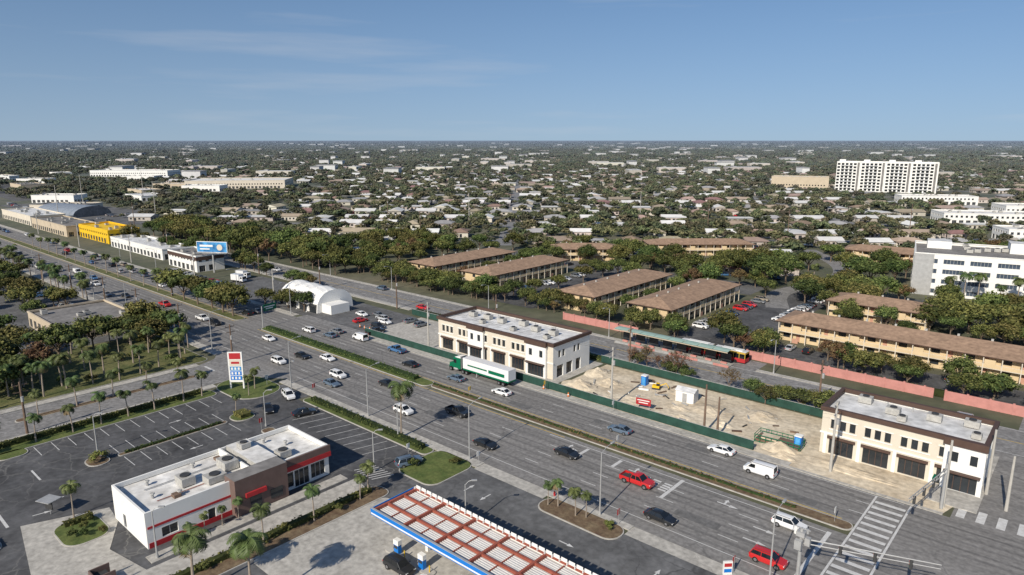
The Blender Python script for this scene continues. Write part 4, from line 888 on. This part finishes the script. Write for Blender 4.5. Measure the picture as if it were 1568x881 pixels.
def gp(a,b): p=e1*a+e2*b;return p.x,p.y
near=[];far=[]
for bi in range(1,52):
    b0=bi*SB
    for side in(-1,1):
        a=-3200
        while a<3000:
            a+=R.uniform(18,25)
            am=(a+6000)%SA
            if am<14: continue
            bb=b0+side*17+R.uniform(-3,3);x,y=gp(a,bb)
            d=math.hypot(x,y)
            if d>3600 or not vis(x,y) or not ok(x,y): continue
            if R.random()<(.08 if d<700 else .2 if d<1300 else .45): continue
            rz=math.radians(40+R.gauss(0,3))+(0 if side<0 else math.pi)+(h if R.random()<.2 else 0)
            (near if d<760 else far).append((x,y,rz,R.randrange(8),R.uniform(.8,1.15)))
for x,y,rz,k,s in near: inst('suburban_house',HM[k],(x,y,0),rz,(s,s,1))
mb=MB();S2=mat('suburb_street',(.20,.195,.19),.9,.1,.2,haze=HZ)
def segrect(p,q,w,z):
    p=Vector(p);q=Vector(q);d=(q-p).normalized();n=Vector((-d.y,d.x))*w/2;mb.face([(*(p-n),z),(*(q-n),z),(*(q+n),z),(*(p+n),z)],S2)
for bi in range(1,26):
    a=-2200
    while a<1800:
        p=gp(a,bi*SB);q=gp(a+20,bi*SB);c=((p[0]+q[0])/2,(p[1]+q[1])/2)
        if vis(*c) and ok(*c) and math.hypot(*c)<1800: segrect(p,q,7,.03)
        a+=20
for k in range(-26,26):
    aa=k*SA-6000%SA+7
    bq=0
    while bq<1800:
        p=gp(aa,bq);q=gp(aa,bq+20);c=((p[0]+q[0])/2,(p[1]+q[1])/2)
        if vis(*c) and ok(*c) and math.hypot(*c)<1800: segrect(p,q,8,.035)
        bq+=20
mb.build('suburb_road_network')
for i in range(220):
    x,y,rz,k,s=near[R.randrange(len(near))];d=Vector((math.sin(rz),-math.cos(rz)))*R.uniform(9,12);e=Vector((math.cos(rz),math.sin(rz)))*R.uniform(-6,6)
    V(R.choice(['sedan','suv','pickup']),R.choice(cols),x+d.x+e.x,y+d.y+e.y,rz+R.choice([0,h]),True,z=.04)
def scatter(name,pts,sc,rz,idx,meshes):
    coll=bpy.data.collections.new(name+'_parts')
    for i,m in enumerate(meshes): coll.objects.link(bpy.data.objects.new('%s_part_%02d'%(name,i),m))
    me=bpy.data.meshes.new(name);n=len(pts);me.vertices.add(n);me.vertices.foreach_set('co',np.asarray(pts,dtype=np.float32).ravel())
    me.attributes.new('sc3','FLOAT_VECTOR','POINT').data.foreach_set('vector',np.asarray(sc,dtype=np.float32).ravel())
    rv=np.zeros((n,3),dtype=np.float32);rv[:,2]=rz;me.attributes.new('rv','FLOAT_VECTOR','POINT').data.foreach_set('vector',rv.ravel())
    me.attributes.new('ix','INT','POINT').data.foreach_set('value',np.asarray(idx,dtype=np.int32))
    o=bpy.data.objects.new(name,me);COL.objects.link(o)
    ng=bpy.data.node_groups.new(name,'GeometryNodeTree');ng.interface.new_socket('Geometry',in_out='INPUT',socket_type='NodeSocketGeometry');ng.interface.new_socket('Geometry',in_out='OUTPUT',socket_type='NodeSocketGeometry')
    N=ng.nodes;K=ng.links;gi=N.new('NodeGroupInput');go=N.new('NodeGroupOutput');ip=N.new('GeometryNodeInstanceOnPoints');ci=N.new('GeometryNodeCollectionInfo')
    ci.inputs['Collection'].default_value=coll;ci.inputs['Separate Children'].default_value=True;ci.inputs['Reset Children'].default_value=True
    def na(t,nm):
        q=N.new('GeometryNodeInputNamedAttribute');q.data_type=t;q.inputs['Name'].default_value=nm;return next(s for s in q.outputs if s.enabled and s.name=='Attribute')
    K.new(gi.outputs[0],ip.inputs['Points']);K.new(ci.outputs[0],ip.inputs['Instance']);ip.inputs['Pick Instance'].default_value=True
    K.new(na('INT','ix'),ip.inputs['Instance Index']);K.new(na('FLOAT_VECTOR','rv'),ip.inputs['Rotation']);K.new(na('FLOAT_VECTOR','sc3'),ip.inputs['Scale']);K.new(ip.outputs[0],go.inputs[0])
    md=o.modifiers.new('scatter','NODES');md.node_group=ng
    return o
f=np.array([(x,y,0) for x,y,_,_,_ in far]);scatter('distant_houses',f,[(s,s,1) for *_,s in far],[q[2] for q in far],[q[3] for q in far],HM)
cell={}
for x,y,rz,k,s in near+far: cell.setdefault((int(x//20),int(y//20)),[]).append((x,y))
def nearhouse(x,y,d):
    cx,cy=int(x//20),int(y//20)
    for i in(-1,0,1):
        for j in(-1,0,1):
            for q in cell.get((cx+i,cy+j),()):
                if (q[0]-x)**2+(q[1]-y)**2<d*d: return True
    return False
pts=[];sc=[]
def sector(n,r0,r1,power=1.0):
    a=np.radians(rng.uniform(3,97,n))
    if power==2: r_=np.sqrt(rng.uniform(r0*r0,r1*r1,n))
    else: r_=np.exp(rng.uniform(np.log(r0),np.log(r1),n))
    return -np.cos(a)*r_,np.sin(a)*r_
def dens(x,y): return .5+.5*math.sin(x*.011+1.3*math.sin(y*.007))*math.cos(y*.009+.8*math.sin(x*.006))
for (n,r0,r1,s0,s1,hd) in((11500,200,800,.45,1.2,8.0),(37000,800,2000,.6,1.3,7.3),(34000,2000,3800,.9,1.8,5.8)):
    X,Y=sector(n,r0,r1,2)
    for x,y in zip(X,Y):
        if not ok(x,y,True) or nearhouse(x,y,hd): continue
        if R.random()>.42+.58*dens(x,y): continue
        s=R.uniform(s0,s1)*(.75 if R.random()<.35 else 1.05)
        bq=(-.643*x+.766*y)%SB;bq=min(bq,SB-bq)
        aq=(.766*x+.643*y+6000)%SA
        if r0<2000 and (bq<5 or 1<aq<13) and R.random()<(.9 if r0<800 else .6): continue
        pts.append((x,y,-.6));sc.append((s,s,s*R.uniform(.75,1.0)))
n=len(pts);print('trees',n);scatter('distant_trees',pts,sc,rng.uniform(0,6.28,n),rng.integers(0,len(FT),n),FT)
pts=[];sc=[]
for n,r0,r1 in((7000,1500,3800),(17000,3600,24000)):
    X,Y=sector(n,r0,r1,1 if r0>3000 else 2)
    for x,y in zip(X,Y):
        if r0<3000 and (dens(x,y)<.55 or not ok(x,y,True)): continue
        q=1 if r0<3000 else min(3.2,math.hypot(x,y)/3600);s=R.uniform(.7,1.2)*q*(.5 if r0<3000 else 1);pts.append((x,y,-1));sc.append((s,s,(R.uniform(.75,1.25))*(1+.12*(q-1))))
n=len(pts);scatter('distant_woodland',pts,sc,rng.uniform(0,6.28,n),rng.integers(0,4,n),FC)
bm_=MB();bm_.box(-20,20,-9,9,0,8,HW,HR[0]);bm_.box(-12,-8,-3,3,8,9.5,HR[1]);b2=MB();b2.box(-12,12,-9,9,0,10,HR[0]);b2.box(-13,13,-9.5,9.5,10,10.6,HR[1])
X,Y=sector(300,1100,9000);pts=[(x,y,0) for x,y in zip(X,Y) if ok(x,y)]
sc=[(lambda q:(q,q*R.uniform(.6,1.2),1+.25*(math.hypot(p[0],p[1])/2500)*R.uniform(.6,1.2)))(R.uniform(.6,1.2)*(1+math.hypot(p[0],p[1])/5000)) for p in pts]
scatter('distant_buildings',pts,sc,[math.radians(40)+R.choice([0,h]) for _ in pts],rng.integers(0,2,len(pts)),[bm_.data('fb'),b2.data('fb2')])
for x,y,H_ in((-330,330,20),(-380,300,16),(-250,420,20),(-180,380,18),(-520,200,26),(-640,190,28),(-700,260,26),(-300,260,15),(-140,400,16),(-90,460,18),(-560,150,24),(-450,160,18)): cpole(x,y,H_,'wood' if H_<20 else 'pole',H_<20)
# ------------------------------------------------------------------ world, sun, camera
el=math.radians(34);sx,sy=.15,-.99
w=bpy.data.worlds.new("World");scene.world=w;w.use_nodes=True;nt=w.node_tree;bg=nt.nodes['Background'];bg.inputs[1].default_value=.10
sk=nt.nodes.new('ShaderNodeTexSky');sk.sky_type='NISHITA';sk.sun_disc=False;sk.sun_elevation=el;sk.sun_rotation=math.atan2(sx,sy);sk.air_density=1.0;sk.dust_density=.6;sk.ozone_density=3.0;sk.altitude=60
tc=nt.nodes.new('ShaderNodeTexCoord')
sp=nt.nodes.new('ShaderNodeSeparateXYZ');nt.links.new(tc.outputs['Generated'],sp.inputs[0])
ma=nt.nodes.new('ShaderNodeMath');ma.operation='MAXIMUM';nt.links.new(sp.outputs[2],ma.inputs[0]);ma.inputs[1].default_value=0
mm=nt.nodes.new('ShaderNodeMath');mm.operation='MULTIPLY_ADD';nt.links.new(ma.outputs[0],mm.inputs[0]);mm.inputs[1].default_value=1.0;mm.inputs[2].default_value=.13
cb=nt.nodes.new('ShaderNodeCombineXYZ');nt.links.new(sp.outputs[0],cb.inputs[0]);nt.links.new(sp.outputs[1],cb.inputs[1]);nt.links.new(mm.outputs[0],cb.inputs[2])
vn=nt.nodes.new('ShaderNodeVectorMath');vn.operation='NORMALIZE';nt.links.new(cb.outputs[0],vn.inputs[0]);nt.links.new(vn.outputs[0],sk.inputs[0])
mp=nt.nodes.new('ShaderNodeMapping');mp.inputs['Scale'].default_value=(1.2,1.2,14);mp.inputs['Location'].default_value=(3.1,.7,.4)
ns=nt.nodes.new('ShaderNodeTexNoise');ns.inputs['Scale'].default_value=1.6;ns.inputs['Detail'].default_value=7;nt.links.new(tc.outputs['Generated'],mp.inputs[0]);nt.links.new(mp.outputs[0],ns.inputs[0])
mr=nt.nodes.new('ShaderNodeMapRange');mr.inputs[1].default_value=.58;mr.inputs[2].default_value=.85;mr.inputs[4].default_value=.45;nt.links.new(ns.outputs[0],mr.inputs[0])
hz1=nt.nodes.new('ShaderNodeMath');hz1.operation='MULTIPLY';nt.links.new(ma.outputs[0],hz1.inputs[0]);hz1.inputs[1].default_value=-8
hz2=nt.nodes.new('ShaderNodeMath');hz2.operation='EXPONENT';nt.links.new(hz1.outputs[0],hz2.inputs[0])
hz3=nt.nodes.new('ShaderNodeMath');hz3.operation='MULTIPLY';nt.links.new(hz2.outputs[0],hz3.inputs[0]);hz3.inputs[1].default_value=.6
hs=nt.nodes.new('ShaderNodeHueSaturation');hs.inputs['Saturation'].default_value=1.12;hs.inputs['Value'].default_value=1.08;nt.links.new(sk.outputs[0],hs.inputs['Color'])
hm=nt.nodes.new('ShaderNodeMix');hm.data_type='RGBA';nt.links.new(hz3.outputs[0],hm.inputs[0]);nt.links.new(hs.outputs[0],hm.inputs[6]);hm.inputs[7].default_value=(3.6,4.3,5.1,1)
mx=nt.nodes.new('ShaderNodeMix');mx.data_type='RGBA';nt.links.new(mr.outputs[0],mx.inputs[0]);nt.links.new(hm.outputs[2],mx.inputs[6]);mx.inputs[7].default_value=(6,6.2,6.6,1)
nt.links.new(mx.outputs[2],bg.inputs[0])
sd=bpy.data.lights.new('sun','SUN');sd.energy=5.0;sd.angle=math.radians(.53);sd.color=(1,.92,.80)
so=bpy.data.objects.new('sun',sd);COL.objects.link(so)
d=Vector((-sx*math.cos(el),-sy*math.cos(el),-math.sin(el)));so.rotation_euler=d.to_track_quat('-Z','Y').to_euler()
cam=bpy.data.cameras.new('camera');cam.sensor_width=36;cam.lens=24;cam.clip_end=120000;cam.clip_start=.5
co=bpy.data.objects.new('camera',cam);COL.objects.link(co);co.location=(0,0,55)
az=math.radians(48.6);p=math.atan(226/1045)
fw=Vector((-math.cos(az)*math.cos(p),math.sin(az)*math.cos(p),-math.sin(p)));co.rotation_euler=fw.to_track_quat('-Z','Y').to_euler()
scene.camera=co
scene.view_settings.view_transform='Standard';scene.view_settings.look='None';scene.view_settings.exposure=0
print('objs',len(bpy.data.objects),'near',len(near),'far',len(far))
